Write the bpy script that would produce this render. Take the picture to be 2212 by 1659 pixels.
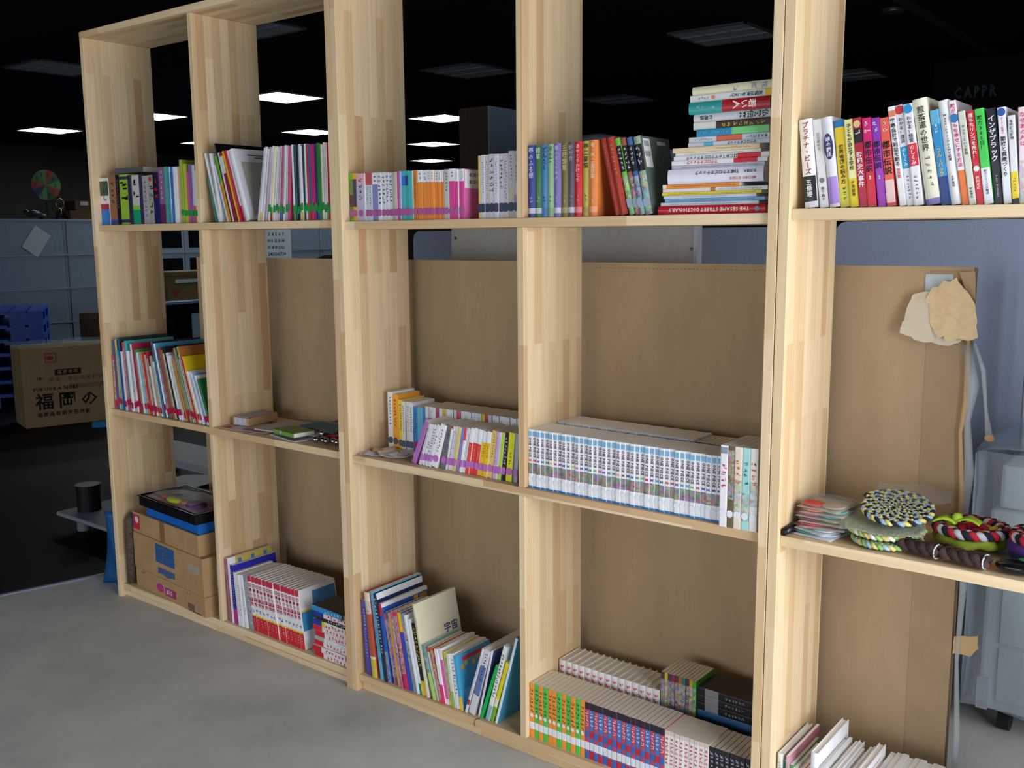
import bpy, bmesh, math, random
from mathutils import Matrix, Vector
random.seed(7)
for o in list(bpy.data.objects): bpy.data.objects.remove(o)
SC = bpy.context.scene
C = SC.collection
PI = math.pi

# ------------------------------------------------------------------ camera
cam_d = bpy.data.cameras.new('camera'); cam = bpy.data.objects.new('camera', cam_d); C.objects.link(cam)
cam_d.sensor_fit = 'HORIZONTAL'; cam_d.sensor_width = 36.0
cam_d.lens = 36.0 * 2122.45 / 2212.0
cam_d.clip_start = 0.05; cam_d.clip_end = 100
def cam_axes(yaw, pitch, roll):
    fw = Vector((-math.sin(yaw)*math.cos(pitch), math.cos(yaw)*math.cos(pitch), math.sin(pitch)))
    rt = Vector((math.cos(yaw), math.sin(yaw), 0)); up = rt.cross(fw)
    return rt*math.cos(roll)+up*math.sin(roll), -rt*math.sin(roll)+up*math.cos(roll), fw
rt, up, fw = cam_axes(0.6657, -0.1508, -0.0076)
M = Matrix.Identity(4)
for i in range(3):
    M[i][0] = rt[i]; M[i][1] = up[i]; M[i][2] = -fw[i]
M[0][3], M[1][3], M[2][3] = 3.7231, -2.2380, 1.5971
cam.matrix_world = M
SC.camera = cam

# ------------------------------------------------------------------ world, daylight, added front fill, exposure
world = bpy.data.worlds.new('overcast_sky'); SC.world = world; world.use_nodes = True
bg = world.node_tree.nodes['Background']
bg.inputs['Color'].default_value = (0.62, 0.78, 1.0, 1); bg.inputs['Strength'].default_value = 0.25
def area_light(name, loc, direction, sx, sy, power, color):
    d = bpy.data.lights.new(name, 'AREA'); d.shape = 'RECTANGLE'; d.size = sx; d.size_y = sy
    d.energy = power; d.color = color
    o = bpy.data.objects.new(name, d); C.objects.link(o); o.location = loc
    o.rotation_euler = Vector(direction).to_track_quat('-Z', 'Z').to_euler()
    return o
area_light('daylight_side_window', (5.28, -.85, 1.22), (-1, 0.0, 0), 7.9, 2.2, 370, (0.96, 0.98, 1.0))
area_light('front_fill_light', (1.2, -5.28, 1.20), (0, 1, 0), 6.4, 1.8, 85, (0.96, 0.98, 1.0))  # unseen source behind the camera, added to brighten the shelf fronts
SC.view_settings.view_transform = 'Standard'; SC.view_settings.look = 'None'
SC.view_settings.gamma = 1.0; SC.view_settings.use_curve_mapping = False
SC.view_settings.exposure = 0.46

# ------------------------------------------------------------------ materials
def lin(h, k=1.0):
    h = h.lstrip('#'); v = [int(h[i:i+2], 16)/255 for i in (0, 2, 4)]
    return tuple(min(1, k*(c/12.92 if c <= .04045 else ((c+.055)/1.055)**2.4)) for c in v) + (1,)
_mats = {}
def nodemat(name):
    m = bpy.data.materials.new(name); m.use_nodes = True
    nt = m.node_tree; b = nt.nodes['Principled BSDF']
    return m, nt, b
def N(nt, typ, **kw):
    n = nt.nodes.new(typ)
    for k, v in kw.items(): setattr(n, k, v)
    return n
def mat(hexc, rough=.55, metal=0.0, var=.10, scale=40, spec=.35, coat=0.0):
    """plain coloured surface with faint procedural mottling"""
    key = (hexc, rough, metal, var, scale, spec, coat)
    if key in _mats: return _mats[key]
    m, nt, b = nodemat('paint_' + hexc.strip('#'))
    c = lin(hexc)
    tc = N(nt, 'ShaderNodeTexCoord'); no = N(nt, 'ShaderNodeTexNoise'); no.inputs['Scale'].default_value = scale
    mx = N(nt, 'ShaderNodeMix', data_type='RGBA')
    nt.links.new(tc.outputs['Object'], no.inputs['Vector'])
    nt.links.new(no.outputs['Fac'], mx.inputs[0])
    mx.inputs[6].default_value = tuple(x*(1-var) for x in c[:3]) + (1,)
    mx.inputs[7].default_value = tuple(min(1, x*(1+var)) for x in c[:3]) + (1,)
    nt.links.new(mx.outputs[2], b.inputs['Base Color'])
    b.inputs['Roughness'].default_value = rough; b.inputs['Metallic'].default_value = metal
    b.inputs['Specular IOR Level'].default_value = spec; b.inputs['Coat Weight'].default_value = coat
    _mats[key] = m
    return m
def art_mat(seed, base='#c08070', scale=130):
    """busy printed illustration: random coloured cells"""
    key = ('art', seed, base, scale)
    if key in _mats: return _mats[key]
    m, nt, b = nodemat('printed_art_%s' % seed)
    tc = N(nt, 'ShaderNodeTexCoord'); mp = N(nt, 'ShaderNodeMapping'); mp.inputs['Location'].default_value = (seed*1.37, seed*.71, seed*2.3)
    vo = N(nt, 'ShaderNodeTexVoronoi'); vo.inputs['Scale'].default_value = scale
    hs = N(nt, 'ShaderNodeHueSaturation'); hs.inputs['Saturation'].default_value = .75; hs.inputs['Value'].default_value = .7
    mx = N(nt, 'ShaderNodeMix', data_type='RGBA'); mx.inputs[0].default_value = .40; mx.inputs[7].default_value = lin(base)
    nt.links.new(tc.outputs['Object'], mp.inputs['Vector']); nt.links.new(mp.outputs[0], vo.inputs['Vector'])
    nt.links.new(vo.outputs['Color'], hs.inputs['Color']); nt.links.new(hs.outputs[0], mx.inputs[6])
    nt.links.new(mx.outputs[2], b.inputs['Base Color']); b.inputs['Roughness'].default_value = .4
    _mats[key] = m
    return m
def page_mat(hexc='#e8e5de'):
    """paper edges: fine sheet lines across the thickness"""
    key = ('page', hexc)
    if key in _mats: return _mats[key]
    m, nt, b = nodemat('paper_edges'); c = lin(hexc)
    tc = N(nt, 'ShaderNodeTexCoord'); mp = N(nt, 'ShaderNodeMapping'); mp.inputs['Scale'].default_value = (900, 6, 6)
    no = N(nt, 'ShaderNodeTexNoise'); no.inputs['Scale'].default_value = 1.0
    mx = N(nt, 'ShaderNodeMix', data_type='RGBA')
    nt.links.new(tc.outputs['Object'], mp.inputs['Vector']); nt.links.new(mp.outputs[0], no.inputs['Vector']); nt.links.new(no.outputs['Fac'], mx.inputs[0])
    mx.inputs[6].default_value = tuple(x*.84 for x in c[:3]) + (1,); mx.inputs[7].default_value = tuple(min(1, x*1.12) for x in c[:3]) + (1,)
    nt.links.new(mx.outputs[2], b.inputs['Base Color']); b.inputs['Roughness'].default_value = .9; b.inputs['Specular IOR Level'].default_value = .1
    _mats[key] = m
    return m
def wood_mat(name, vertical):
    """finger-jointed laminated pine: staves of varied tone with grain"""
    m, nt, b = nodemat(name)
    tc = N(nt, 'ShaderNodeTexCoord'); sp = N(nt, 'ShaderNodeSeparateXYZ'); oi = N(nt, 'ShaderNodeObjectInfo')
    nt.links.new(tc.outputs['Object'], sp.inputs[0])
    add = N(nt, 'ShaderNodeMath', operation='ADD')
    ra = N(nt, 'ShaderNodeMath', operation='MULTIPLY'); ra.inputs[1].default_value = 7.0
    nt.links.new(oi.outputs['Random'], ra.inputs[0])
    along = N(nt, 'ShaderNodeMath', operation='ADD'); cross = N(nt, 'ShaderNodeMath', operation='ADD')
    if vertical:
        nt.links.new(sp.outputs['Z'], along.inputs[0]); nt.links.new(sp.outputs['Y'], add.inputs[0]); nt.links.new(sp.outputs['X'], add.inputs[1])
    else:
        nt.links.new(sp.outputs['X'], along.inputs[0]); nt.links.new(sp.outputs['Y'], add.inputs[0]); nt.links.new(sp.outputs['Z'], add.inputs[1])
    nt.links.new(ra.outputs[0], along.inputs[1]); nt.links.new(add.outputs[0], cross.inputs[0]); nt.links.new(ra.outputs[0], cross.inputs[1])
    co = N(nt, 'ShaderNodeCombineXYZ'); nt.links.new(along.outputs[0], co.inputs['X']); nt.links.new(cross.outputs[0], co.inputs['Y'])
    br = N(nt, 'ShaderNodeTexBrick'); br.offset = .37; br.squash = 1.0
    br.inputs['Scale'].default_value = 1.0; br.inputs['Mortar Size'].default_value = 0.0
    br.inputs['Brick Width'].default_value = .52; br.inputs['Row Height'].default_value = .036
    br.inputs['Color1'].default_value = (0, 0, 0, 1); br.inputs['Color2'].default_value = (1, 1, 1, 1); br.inputs['Bias'].default_value = 0
    nt.links.new(co.outputs[0], br.inputs['Vector'])
    ramp = N(nt, 'ShaderNodeValToRGB'); e = ramp.color_ramp.elements
    e[0].position = 0; e[0].color = lin('#cca67d'); e[1].position = 1; e[1].color = lin('#ead2ae')
    e2 = e.new(.25); e2.color = lin('#d9bb91'); e3 = e.new(.55); e3.color = lin('#e1c8a0')
    nt.links.new(br.outputs['Color'], ramp.inputs[0])
    mp = N(nt, 'ShaderNodeMapping'); mp.inputs['Scale'].default_value = (2.5, 90, 1); nt.links.new(co.outputs[0], mp.inputs['Vector'])
    no = N(nt, 'ShaderNodeTexNoise'); no.inputs['Scale'].default_value = 1.0; no.inputs['Detail'].default_value = 4; no.inputs['Distortion'].default_value = .4
    nt.links.new(mp.outputs[0], no.inputs['Vector'])
    gr = N(nt, 'ShaderNodeMapRange'); gr.inputs[1].default_value = .3; gr.inputs[2].default_value = .75; gr.inputs[3].default_value = .90; gr.inputs[4].default_value = 1.05
    nt.links.new(no.outputs['Fac'], gr.inputs[0])
    mul = N(nt, 'ShaderNodeMix', data_type='RGBA', blend_type='MULTIPLY'); mul.inputs[0].default_value = 1
    nt.links.new(ramp.outputs[0], mul.inputs[6]); nt.links.new(gr.outputs[0], mul.inputs[7])
    nt.links.new(mul.outputs[2], b.inputs['Base Color']); b.inputs['Roughness'].default_value = .5; b.inputs['Specular IOR Level'].default_value = .3
    return m
WOOD_V = wood_mat('laminated_pine_upright', True); WOOD_H = wood_mat('laminated_pine_level', False)
def mottled(name, c1, c2, scale, rough=.8, detail=8, stretch=(1, 1, 1), c3=None, bump=0.0, spec=.3):
    m, nt, b = nodemat(name)
    tc = N(nt, 'ShaderNodeTexCoord'); mp = N(nt, 'ShaderNodeMapping'); mp.inputs['Scale'].default_value = stretch
    nt.links.new(tc.outputs['Object'], mp.inputs['Vector'])
    no = N(nt, 'ShaderNodeTexNoise'); no.inputs['Scale'].default_value = scale; no.inputs['Detail'].default_value = detail; no.inputs['Roughness'].default_value = .65
    nt.links.new(mp.outputs[0], no.inputs['Vector'])
    ramp = N(nt, 'ShaderNodeValToRGB'); e = ramp.color_ramp.elements
    e[0].position = .32; e[0].color = lin(c1); e[1].position = .68; e[1].color = lin(c2)
    if c3: x = e.new(.5); x.color = lin(c3)
    nt.links.new(no.outputs['Fac'], ramp.inputs[0]); nt.links.new(ramp.outputs[0], b.inputs['Base Color'])
    b.inputs['Roughness'].default_value = rough; b.inputs['Specular IOR Level'].default_value = spec
    if bump:
        bp = N(nt, 'ShaderNodeBump'); bp.inputs['Strength'].default_value = bump; bp.inputs['Distance'].default_value = .01
        nt.links.new(no.outputs['Fac'], bp.inputs['Height']); nt.links.new(bp.outputs[0], b.inputs['Normal'])
    return m
CARD = mottled('corrugated_board', '#a08a6e', '#ae987a', 7, .85, 6, (1, 1, .3), spec=.1)
CARD2 = mottled('box_board', '#a58460', '#b8966c', 9, .8, 6, spec=.15)
def film_mat(name='clear_film', tint=(.94, .97, 1), alpha=.10):
    m, nt, b = nodemat(name)
    tr = N(nt, 'ShaderNodeBsdfTransparent'); tr.inputs[0].default_value = tint + (1,)
    gl = N(nt, 'ShaderNodeBsdfPrincipled'); gl.inputs['Base Color'].default_value = (.75, .8, .85, 1); gl.inputs['Roughness'].default_value = .12; gl.inputs['Specular IOR Level'].default_value = .8
    no = N(nt, 'ShaderNodeTexNoise'); no.inputs['Scale'].default_value = 25
    bp = N(nt, 'ShaderNodeBump'); bp.inputs['Strength'].default_value = .25; bp.inputs['Distance'].default_value = .01
    nt.links.new(no.outputs['Fac'], bp.inputs['Height']); nt.links.new(bp.outputs[0], gl.inputs['Normal'])
    mx = N(nt, 'ShaderNodeMixShader'); mx.inputs[0].default_value = alpha
    nt.links.new(tr.outputs[0], mx.inputs[1]); nt.links.new(gl.outputs[0], mx.inputs[2])
    nt.links.new(mx.outputs[0], nt.nodes['Material Output'].inputs['Surface'])
    return m
FILM = film_mat(); FILM_HEAVY = film_mat('milky_film', (.9, .94, .97), .3)
def emit_mat(name, color, strength):
    m, nt, b = nodemat(name)
    b.inputs['Base Color'].default_value = (.8, .8, .8, 1); b.inputs['Emission Color'].default_value = color + (1,); b.inputs['Emission Strength'].default_value = strength
    return m

# ------------------------------------------------------------------ mesh helpers
class MB:
    def __init__(s): s.v = []; s.f = []; s.m = []
    def add(s, verts, faces, mi=0):
        o = len(s.v); s.v += [tuple(p) for p in verts]
        for f in faces: s.f.append(tuple(i+o for i in f)); s.m.append(mi)
        return s
    def box(s, x0, x1, y0, y1, z0, z1, mi=0, mtx=None):
        p = [(x, y, z) for z in (z0, z1) for y in (y0, y1) for x in (x0, x1)]
        if mtx: p = [tuple(mtx @ Vector(q)) for q in p]
        return s.add(p, [(0, 2, 3, 1), (4, 5, 7, 6), (0, 1, 5, 4), (2, 6, 7, 3), (1, 3, 7, 5), (0, 4, 6, 2)], mi)
    def prism(s, pts, y0, y1, mi=0):
        """outline in x,z extruded along y"""
        n = len(pts); v = [(x, y0, z) for x, z in pts] + [(x, y1, z) for x, z in pts]
        f = [tuple(range(n)), tuple(range(2*n-1, n-1, -1))] + [(i, i+n, (i+1) % n+n, (i+1) % n) for i in range(n)]
        return s.add(v, f, mi)
    def cyl(s, p, r, h, axis='z', n=20, mi=0, r2=None):
        r2 = r if r2 is None else r2; v = []
        for k, (rr, t) in enumerate(((r, 0), (r2, h))):
            for i in range(n):
                a = 2*PI*i/n; c, d = rr*math.cos(a), rr*math.sin(a)
                v.append({'z': (p[0]+c, p[1]+d, p[2]+t), 'y': (p[0]+c, p[1]+t, p[2]+d), 'x': (p[0]+t, p[1]+c, p[2]+d)}[axis])
        f = [tuple(range(n-1, -1, -1)), tuple(range(n, 2*n))] + [(i, (i+1) % n, (i+1) % n+n, i+n) for i in range(n)]
        return s.add(v, f, mi)
    def tube(s, path, r, n=8, mi=0, closed=False):
        P = [Vector(p) for p in path]; L = len(P); v = []
        for i, p in enumerate(P):
            t = (P[(i+1) % L]-P[i-1]) if closed else (P[min(i+1, L-1)]-P[max(i-1, 0)])
            t.normalize(); a = Vector((0, 0, 1)) if abs(t.z) < .9 else Vector((1, 0, 0))
            u = t.cross(a).normalized(); w = t.cross(u); rr = r[i] if isinstance(r, (list, tuple)) else r
            for k in range(n):
                q = 2*PI*k/n; v.append(p+u*(rr*math.cos(q))+w*(rr*math.sin(q)))
        f = []
        for i in range(L if closed else L-1):
            j = (i+1) % L
            for k in range(n): f.append((i*n+k, i*n+(k+1) % n, j*n+(k+1) % n, j*n+k))
        if not closed: f += [tuple(range(n-1, -1, -1)), tuple(range((L-1)*n, L*n))]
        return s.add(v, f, mi)
    def ball(s, p, r, n=12, mi=0, sq=(1, 1, 1)):
        v = [(p[0], p[1], p[2]-r*sq[2])]; m = n//2
        for j in range(1, m):
            b = -PI/2+PI*j/m
            for i in range(n):
                a = 2*PI*i/n; v.append((p[0]+r*sq[0]*math.cos(b)*math.cos(a), p[1]+r*sq[1]*math.cos(b)*math.sin(a), p[2]+r*sq[2]*math.sin(b)))
        v.append((p[0], p[1], p[2]+r*sq[2])); f = []
        for i in range(n): f.append((0, 1+(i+1) % n, 1+i))
        for j in range(m-2):
            for i in range(n): f.append((1+j*n+i, 1+j*n+(i+1) % n, 1+(j+1)*n+(i+1) % n, 1+(j+1)*n+i))
        k = len(v)-1
        for i in range(n): f.append((k, 1+(m-2)*n+i, 1+(m-2)*n+(i+1) % n))
        return s.add(v, f, mi)
    def sheet(s, nx, ny, fn, th, mi=0):
        """curved sheet with real thickness: fn(u,v)->point"""
        top = [Vector(fn(i/nx, j/ny)) for j in range(ny+1) for i in range(nx+1)]
        bot = [p-Vector((0, 0, th)) if not isinstance(th, Vector) else p-th for p in top]; n = len(top); W = nx+1
        f = []
        for j in range(ny):
            for i in range(nx):
                a = j*W+i; f.append((a, a+1, a+1+W, a+W)); f.append((n+a, n+a+W, n+a+1+W, n+a+1))
        ring = [i for i in range(nx+1)]+[j*W+nx for j in range(1, ny+1)]+[ny*W+i for i in range(nx-1, -1, -1)]+[j*W for j in range(ny-1, 0, -1)]
        for q in range(len(ring)):
            a, b = ring[q], ring[(q+1) % len(ring)]; f.append((a, n+a, n+b, b))
        return s.add(top+bot, f, mi)
    def mesh(s, name, mats):
        me = bpy.data.meshes.new(name); me.from_pydata(s.v, [], s.f)
        if not isinstance(mats, (list, tuple)): mats = [mats]
        for x in mats: me.materials.append(x)
        if len(mats) > 1: me.polygons.foreach_set('material_index', s.m)
        me.update(); return me
    def build(s, name, mats, parent=None, smooth=False):
        me = s.mesh(name, mats)
        if smooth: me.polygons.foreach_set('use_smooth', [True]*len(me.polygons))
        return link(name, me, parent)
def link(name, me, parent=None):
    o = bpy.data.objects.new(name, me); C.objects.link(o)
    if parent is not None: o.parent = parent
    return o
def tag(o, label=None, cat=None, group=None, kind=None):
    if label: o['label'] = label
    if cat: o['category'] = cat
    if group: o['group'] = group
    if kind: o['kind'] = kind
    return o
def thing(name, label, cat, loc=(0, 0, 0), rotz=0, group=None):
    o = bpy.data.objects.new(name, None); C.objects.link(o); o.empty_display_size = .05
    o.location = loc; o.rotation_euler = (0, 0, rotz)
    return tag(o, label, cat, group)
def bevel(o, w, seg=2):
    bm = bmesh.new(); bm.from_mesh(o.data)
    bmesh.ops.recalc_face_normals(bm, faces=bm.faces)
    bmesh.ops.bevel(bm, geom=[e for e in bm.edges if e.calc_face_angle(0) > .5], offset=w, segments=seg, affect='EDGES', profile=.6)
    bm.to_mesh(o.data); bm.free(); return o
def ordinal(n):
    return '%d%s' % (n, 'th' if 10 <= n % 100 <= 20 else {1: 'st', 2: 'nd', 3: 'rd'}.get(n % 10, 'th'))

# ------------------------------------------------------------------ lettering (built-in font, one small mesh per character)
_gl = {}
def load_glyphs(chars):
    tmp = []
    for ch in sorted(set(chars)):
        if ch in _gl or ch.isspace(): continue
        cu = bpy.data.curves.new('glyph', 'FONT'); cu.body = ch; cu.size = 1; cu.resolution_u = 1; cu.offset = .018 if ord(ch) > 255 else .028
        o = bpy.data.objects.new('glyph', cu); C.objects.link(o); tmp.append((ch, o))
    bpy.context.view_layer.update(); dg = bpy.context.evaluated_depsgraph_get()
    for ch, o in tmp:
        e = o.evaluated_get(dg); me = e.to_mesh(); me.calc_loop_triangles()
        v = [(p.co.x, p.co.y) for p in me.vertices]; f = [tuple(t.vertices) for t in me.loop_triangles]
        _gl[ch] = (v, f); e.to_mesh_clear()
    for ch, o in tmp:
        cu = o.data; bpy.data.objects.remove(o); bpy.data.curves.remove(cu)
    ref = _gl.get('国') or next(iter(_gl.values()))
    xs = [p[0] for p in ref[0]]; ys = [p[1] for p in ref[0]]
    _gl['ref'] = ((min(xs)+max(xs))/2, (min(ys)+max(ys))/2, max(max(xs)-min(xs), max(ys)-min(ys))/.9)
def glyph(ch):
    cx, cy, em = _gl['ref']; v, f = _gl[ch]
    if ord(ch) < 256:
        xs = [p[0] for p in v]; c = (min(xs)+max(xs))/2
        return [((p[0]-c)/em, (p[1]-cy)/em) for p in v], f, (max(xs)-min(xs))/em+.12
    return [((p[0]-cx)/em, (p[1]-cy)/em) for p in v], f, 1.0
def text_down(mb, text, x, z1, z0, size, y, mi=0):
    """upright characters stacked downwards between z1 and z0"""
    n = max(1, len(text)); st = min(size*1.04, (z1-z0)/n); s = min(size, st*1.02)
    for k, ch in enumerate(text):
        if ch.isspace(): continue
        v, f, _ = glyph(ch); zc = z1-st*(k+.5)
        if ch == 'ー': v = [(b, a) for a, b in v]; f = [t[::-1] for t in f]
        mb.add([(x+a*s, y, zc+b*s) for a, b in v], f, mi)
def text_side(mb, text, x, z1, z0, size, y, mi=0):
    """characters turned a quarter clockwise, read downwards"""
    adv = sum((.3 if c == ' ' else glyph(c)[2]) for c in text); s = min(size, (z1-z0)/adv); z = z1
    for ch in text:
        if ch == ' ': z -= .3*s; continue
        v, f, a = glyph(ch); zc = z-a*s/2
        mb.add([(x+q*s, y, zc-p*s) for p, q in v], f, mi); z -= a*s
def text_flat(mb, text, ox, oy, size, fn, mi=0, gap=0):
    """left to right; fn maps (u,v) on the surface to a point"""
    x = ox
    for ch in text:
        if ch == ' ': x += .35*size; continue
        v, f, a = glyph(ch)
        mb.add([fn(x+(p+a/2)*size, oy+q*size) for p, q in v], f, mi); x += a*size+gap
def scribble(mb, x, z1, z0, size, y, rng, mi=0):
    """illegible small print: clusters of strokes"""
    z = z1
    while z-size > z0:
        for k in range(4):
            if rng.random() < .5:
                a = x+size*rng.uniform(-.45, .1); b = a+size*rng.uniform(.3, .6); c = z-size*rng.uniform(.1, .8); d = c-size*.13
            else:
                a = x+size*rng.uniform(-.4, .35); b = a+size*.14; c = z-size*rng.uniform(.05, .4); d = c-size*rng.uniform(.3, .5)
            mb.add([(a, y, c), (b, y, c), (b, y, d), (a, y, d)], [(0, 3, 2, 1)], mi)
        z -= size*1.12

# ------------------------------------------------------------------ books
_bk = {}
PAGE = page_mat(); PAGE_OLD = page_mat('#e0d9cb'); PAGE_W = page_mat('#f2f2f2')
def book_meshes(w, h, d, hexc, o):
    key = (round(w, 5), round(h, 5), round(d, 4), hexc, repr(sorted((k, v) for k, v in o.items() if k not in ('n',))))
    if key in _bk: return _bk[key]
    rng = random.Random(len(_bk)*13+5)
    hard = o.get('hard', 0); tc = min(.0022, w*.2) if hard else min(.00045, w*.08)
    bu = min(.0035, w*.16) if hard else min(.0012, w*.1)
    side = o.get('side', hexc)
    bands = sorted(o.get('b', []), key=lambda q: q[0]); art = o.get('art')
    if o.get('ser') == 'red': bands = [(0, .27, '#d02030'), (.27, .3, '#e8c830'), (.9, 1, '#c82848')]
    lv = {0.0, 1.0}
    for q in bands: lv |= {q[0], q[1]}
    if art: lv |= {art[0], art[1]}
    lv = sorted(lv)
    mats = [mat(side, .42, coat=.15), mat(hexc, .42, coat=.15)]; idx = {}
    def slot(key, m):
        if key not in idx: idx[key] = len(mats); mats.append(m)
        return idx[key]
    out = [(0, d), (0, 0)] + [(w*q, -bu*(1-(2*q-1)**2)) for q in ((.2, .4, .6, .8) if hard else (.15, .85))] + [(w, 0), (w, d)]
    inn = [(w-tc, d), (w-tc, tc), (tc, tc), (tc, d)]
    P = out+inn; n = len(P); no = len(out)
    mb = MB(); v = []
    for z in lv: v += [(x, y, z*h) for x, y in P]
    mb.v = v
    for k in range(len(lv)-1):
        zm = (lv[k]+lv[k+1])/2; sm = 1
        if art and art[0] <= zm <= art[1]: sm = slot(('art', art[2]), art_mat(art[2], o.get('artb', hexc), 95 if o.get('artb') else 130))
        for q in bands:
            if q[0] <= zm <= q[1]: sm = slot(q[2], mat(q[2], .42, coat=.15))
        for i in range(n):
            j = (i+1) % n
            mb.f.append((k*n+i, k*n+j, (k+1)*n+j, (k+1)*n+i)); mb.m.append(sm if 1 <= i < no-2 else 0)
    t = (len(lv)-1)*n
    # top and bottom rims of the cover
    for off in (0, t):
        mb.f += [(off+0, off+1, off+n-2, off+n-1), (off+no-2, off+no-1, off+no, off+no+1), tuple([off+i for i in range(1, no-1)]+[off+no+1, off+no+2])]
        mb.m += [0, 0, 1]
    parts = [('cover', mb.mesh('cover', mats))]
    ins = .003 if hard else .0001; pg = MB().box(tc, w-tc, tc, d-ins, ins, h-ins)
    parts.append(('page_block', pg.mesh('page_block', PAGE_OLD if o.get('old') else (PAGE_W if o.get('white') else PAGE))))
    yf = -bu-.0004
    pr = MB(); pm = []; pidx = {}
    def ps(hx):
        if hx not in pidx: pidx[hx] = len(pm); pm.append(mat(hx, .5))
        return pidx[hx]
    letters = []
    if o.get('ser') == 'red':
        q_ = MB(); text_side(q_, '日本の歴史', w*.5, h*.88, h*.42, w*.85, yf); letters.append((q_, '#c02048'))
        q_ = MB(); scribble(q_, w*.5, h*.24, h*.08, w*.4, yf, rng); parts.append(('volume_print', q_.mesh('volume_print', mat('#f0d0d0', .5)))); scribble(pr, w*.5, h*.42, h*.31, w*.75, yf, rng, ps('#506080'))
    if o.get('ser') == 'jump':
        c1 = o['c1']
        q_ = MB(); q_.add([(w*.12, yf, h*.885), (w*.88, yf, h*.885), (w*.88, yf, h*.965), (w*.12, yf, h*.965)], [(0, 1, 2, 3)]); parts.append(('label_block', q_.mesh('label_block', mat('#80b8e0', .5))))
        q_ = MB(); text_side(q_, 'ONE PIECE', w*.52, h*.87, h*.52, w*.85, yf); letters.append((q_, '#5a1838'))
        q_ = MB(); z = h*.47; q_.add([(w*.2, yf, z+w*.3), (w*.5, yf, z+w*.08), (w*.8, yf, z+w*.3), (w*.8, yf, z-w*.3), (w*.5, yf, z-w*.08), (w*.2, yf, z-w*.3)], [(0, 5, 4, 1), (1, 4, 3, 2)]); parts.append(('volume_mark', q_.mesh('volume_mark', mat(c1, .5))))
        scribble(pr, w*.5, h*.2, h*.07, w*.5, yf, rng, ps('#505060'))
    for tx in o.get('t', []):
        s = w*tx[4]*.98
        q_ = MB(); text_down(q_, tx[0], w*.5, h*tx[2], h*tx[3], s, yf-.0001); letters.append((q_, tx[1]))
    for tx in o.get('r', []):
        q_ = MB(); text_side(q_, tx[0], w*tx[5] if len(tx) > 5 else w*.5, h*tx[2], h*tx[3], w*tx[4], yf-.0001); letters.append((q_, tx[1]))
    if o.get('g'):
        g = o['g']; scribble(pr, w*.5, h*g[2], h*g[1], w*(.75 if len(g) > 3 else .42), yf, rng, ps(g[0]))
    if o.get('oval'):
        q = o['oval']; zc = h*(q[1]+q[2])/2; rz = h*(q[2]-q[1])/2; rx = w*.46
        ov = MB(); ov.add([(w*.5+rx*math.cos(a*PI/8), yf, zc+rz*math.sin(a*PI/8)) for a in range(16)], [tuple(range(16))]); parts.append(('oval_panel', ov.mesh('oval_panel', mat(q[0], .5))))
    xr = w+.0003
    big = []
    def cq(y0, y1, z0, z1, hx, dx=0):
        tgt, mi_ = (pr, ps(hx))
        if (y1-y0) > .05 or (z1-z0) > .09: tgt = MB(); mi_ = 0; big.append((tgt, hx))
        tgt.add([(xr+dx, d*y0, h*z0), (xr+dx, d*y1, h*z0), (xr+dx, d*y1, h*z1), (xr+dx, d*y0, h*z1)], [(0, 1, 2, 3)], mi_)
    if o.get('panel'):
        cq(.12, .92, .06, .82, '#b4b2aa'); cq(.45, .8, .87, .89, '#707078'); cq(.3, .9, .91, .925, '#606068'); cq(.4, .75, .4, .43, '#909088')
    bars = MB()
    def bar(y0, y1, z0, z1): bars.add([(xr+.0001, d*y0, h*z0), (xr+.0001, d*y1, h*z0), (xr+.0001, d*y1, h*z1), (xr+.0001, d*y0, h*z1)], [(0, 1, 2, 3)])
    if o.get('barcode') == 1:
        cq(.02, .98, .62, .985, '#e8e8f0')
        for z0 in (.71, .85):
            for k in range(9): bar(.22+.06*k, .22+.06*k+(.02 if k % 3 else .04), z0, z0+.07)
        cq(.25, .5, .52, .53, '#904070')
    if o.get('barcode') == 2:
        cq(.06, .3, .6, .97, '#d8dce0'); cq(.55, .85, .9, .95, '#c8ccd0')
        for z0 in (.74, .87):
            for k in range(7): bar(.09+.026*k, .09+.026*k+.014, z0, z0+.07)
    if o.get('drops'):
        cq(0, .14, .8, 1, '#e8eaf4'); cq(.14, .95, .84, .86, '#f0f0f0')
        for y0 in (.2, .5, .8): cq(y0, y0+.08, .88, .96, '#4878b8')
    if o.get('covt'):
        tx, hx = o['covt']; fnc = lambda u, v_: (xr+.0001, u, v_); cl = MB(); letters.append((cl, hx))
        if tx == '宇宙': text_flat(cl, tx, d*.58, h*.62, d*.18, fnc)
        elif tx.startswith('見'):
            cq(0, 1, .93, 1, '#e4e8ee'); text_flat(cl, tx, d*.28, h*.82, d*.085, fnc)
        else:
            cq(0, 1, .95, 1, '#e8e8ec'); text_flat(cl, tx, d*.25, h*.82, d*.16, fnc); cq(.68, .78, .82, .94, '#d8b030'); cq(.82, .98, .8, .93, '#c89020'); cq(.02, .12, .7, .86, '#e8c060')
    if o.get('covblue'):
        cq(.35, .98, .68, .92, '#4a88c0'); cq(.02, .98, .3, .62, '#3a90d0'); cq(.02, .6, .62, .65, '#e8c830'); cq(.05, .95, .03, .28, '#e8ecf4')
    if o.get('covart'):
        cq(.15, .8, .86, .93, '#d83848')
        for k in range(7): cq(.1+.11*k, .18+.11*k, .72+.05*(k % 3), .8+.04*(k % 3), ['#e89030', '#f0b040'][k % 2])
        cq(.1, .9, .1, .35, '#70c0e8')
    if bars.f: parts.append(('barcode', bars.mesh('barcode', mat('#383840', .5))))
    for b_, hx in letters:
        if b_.f: parts.append(('lettering', b_.mesh('lettering', mat(hx, .5))))
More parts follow.
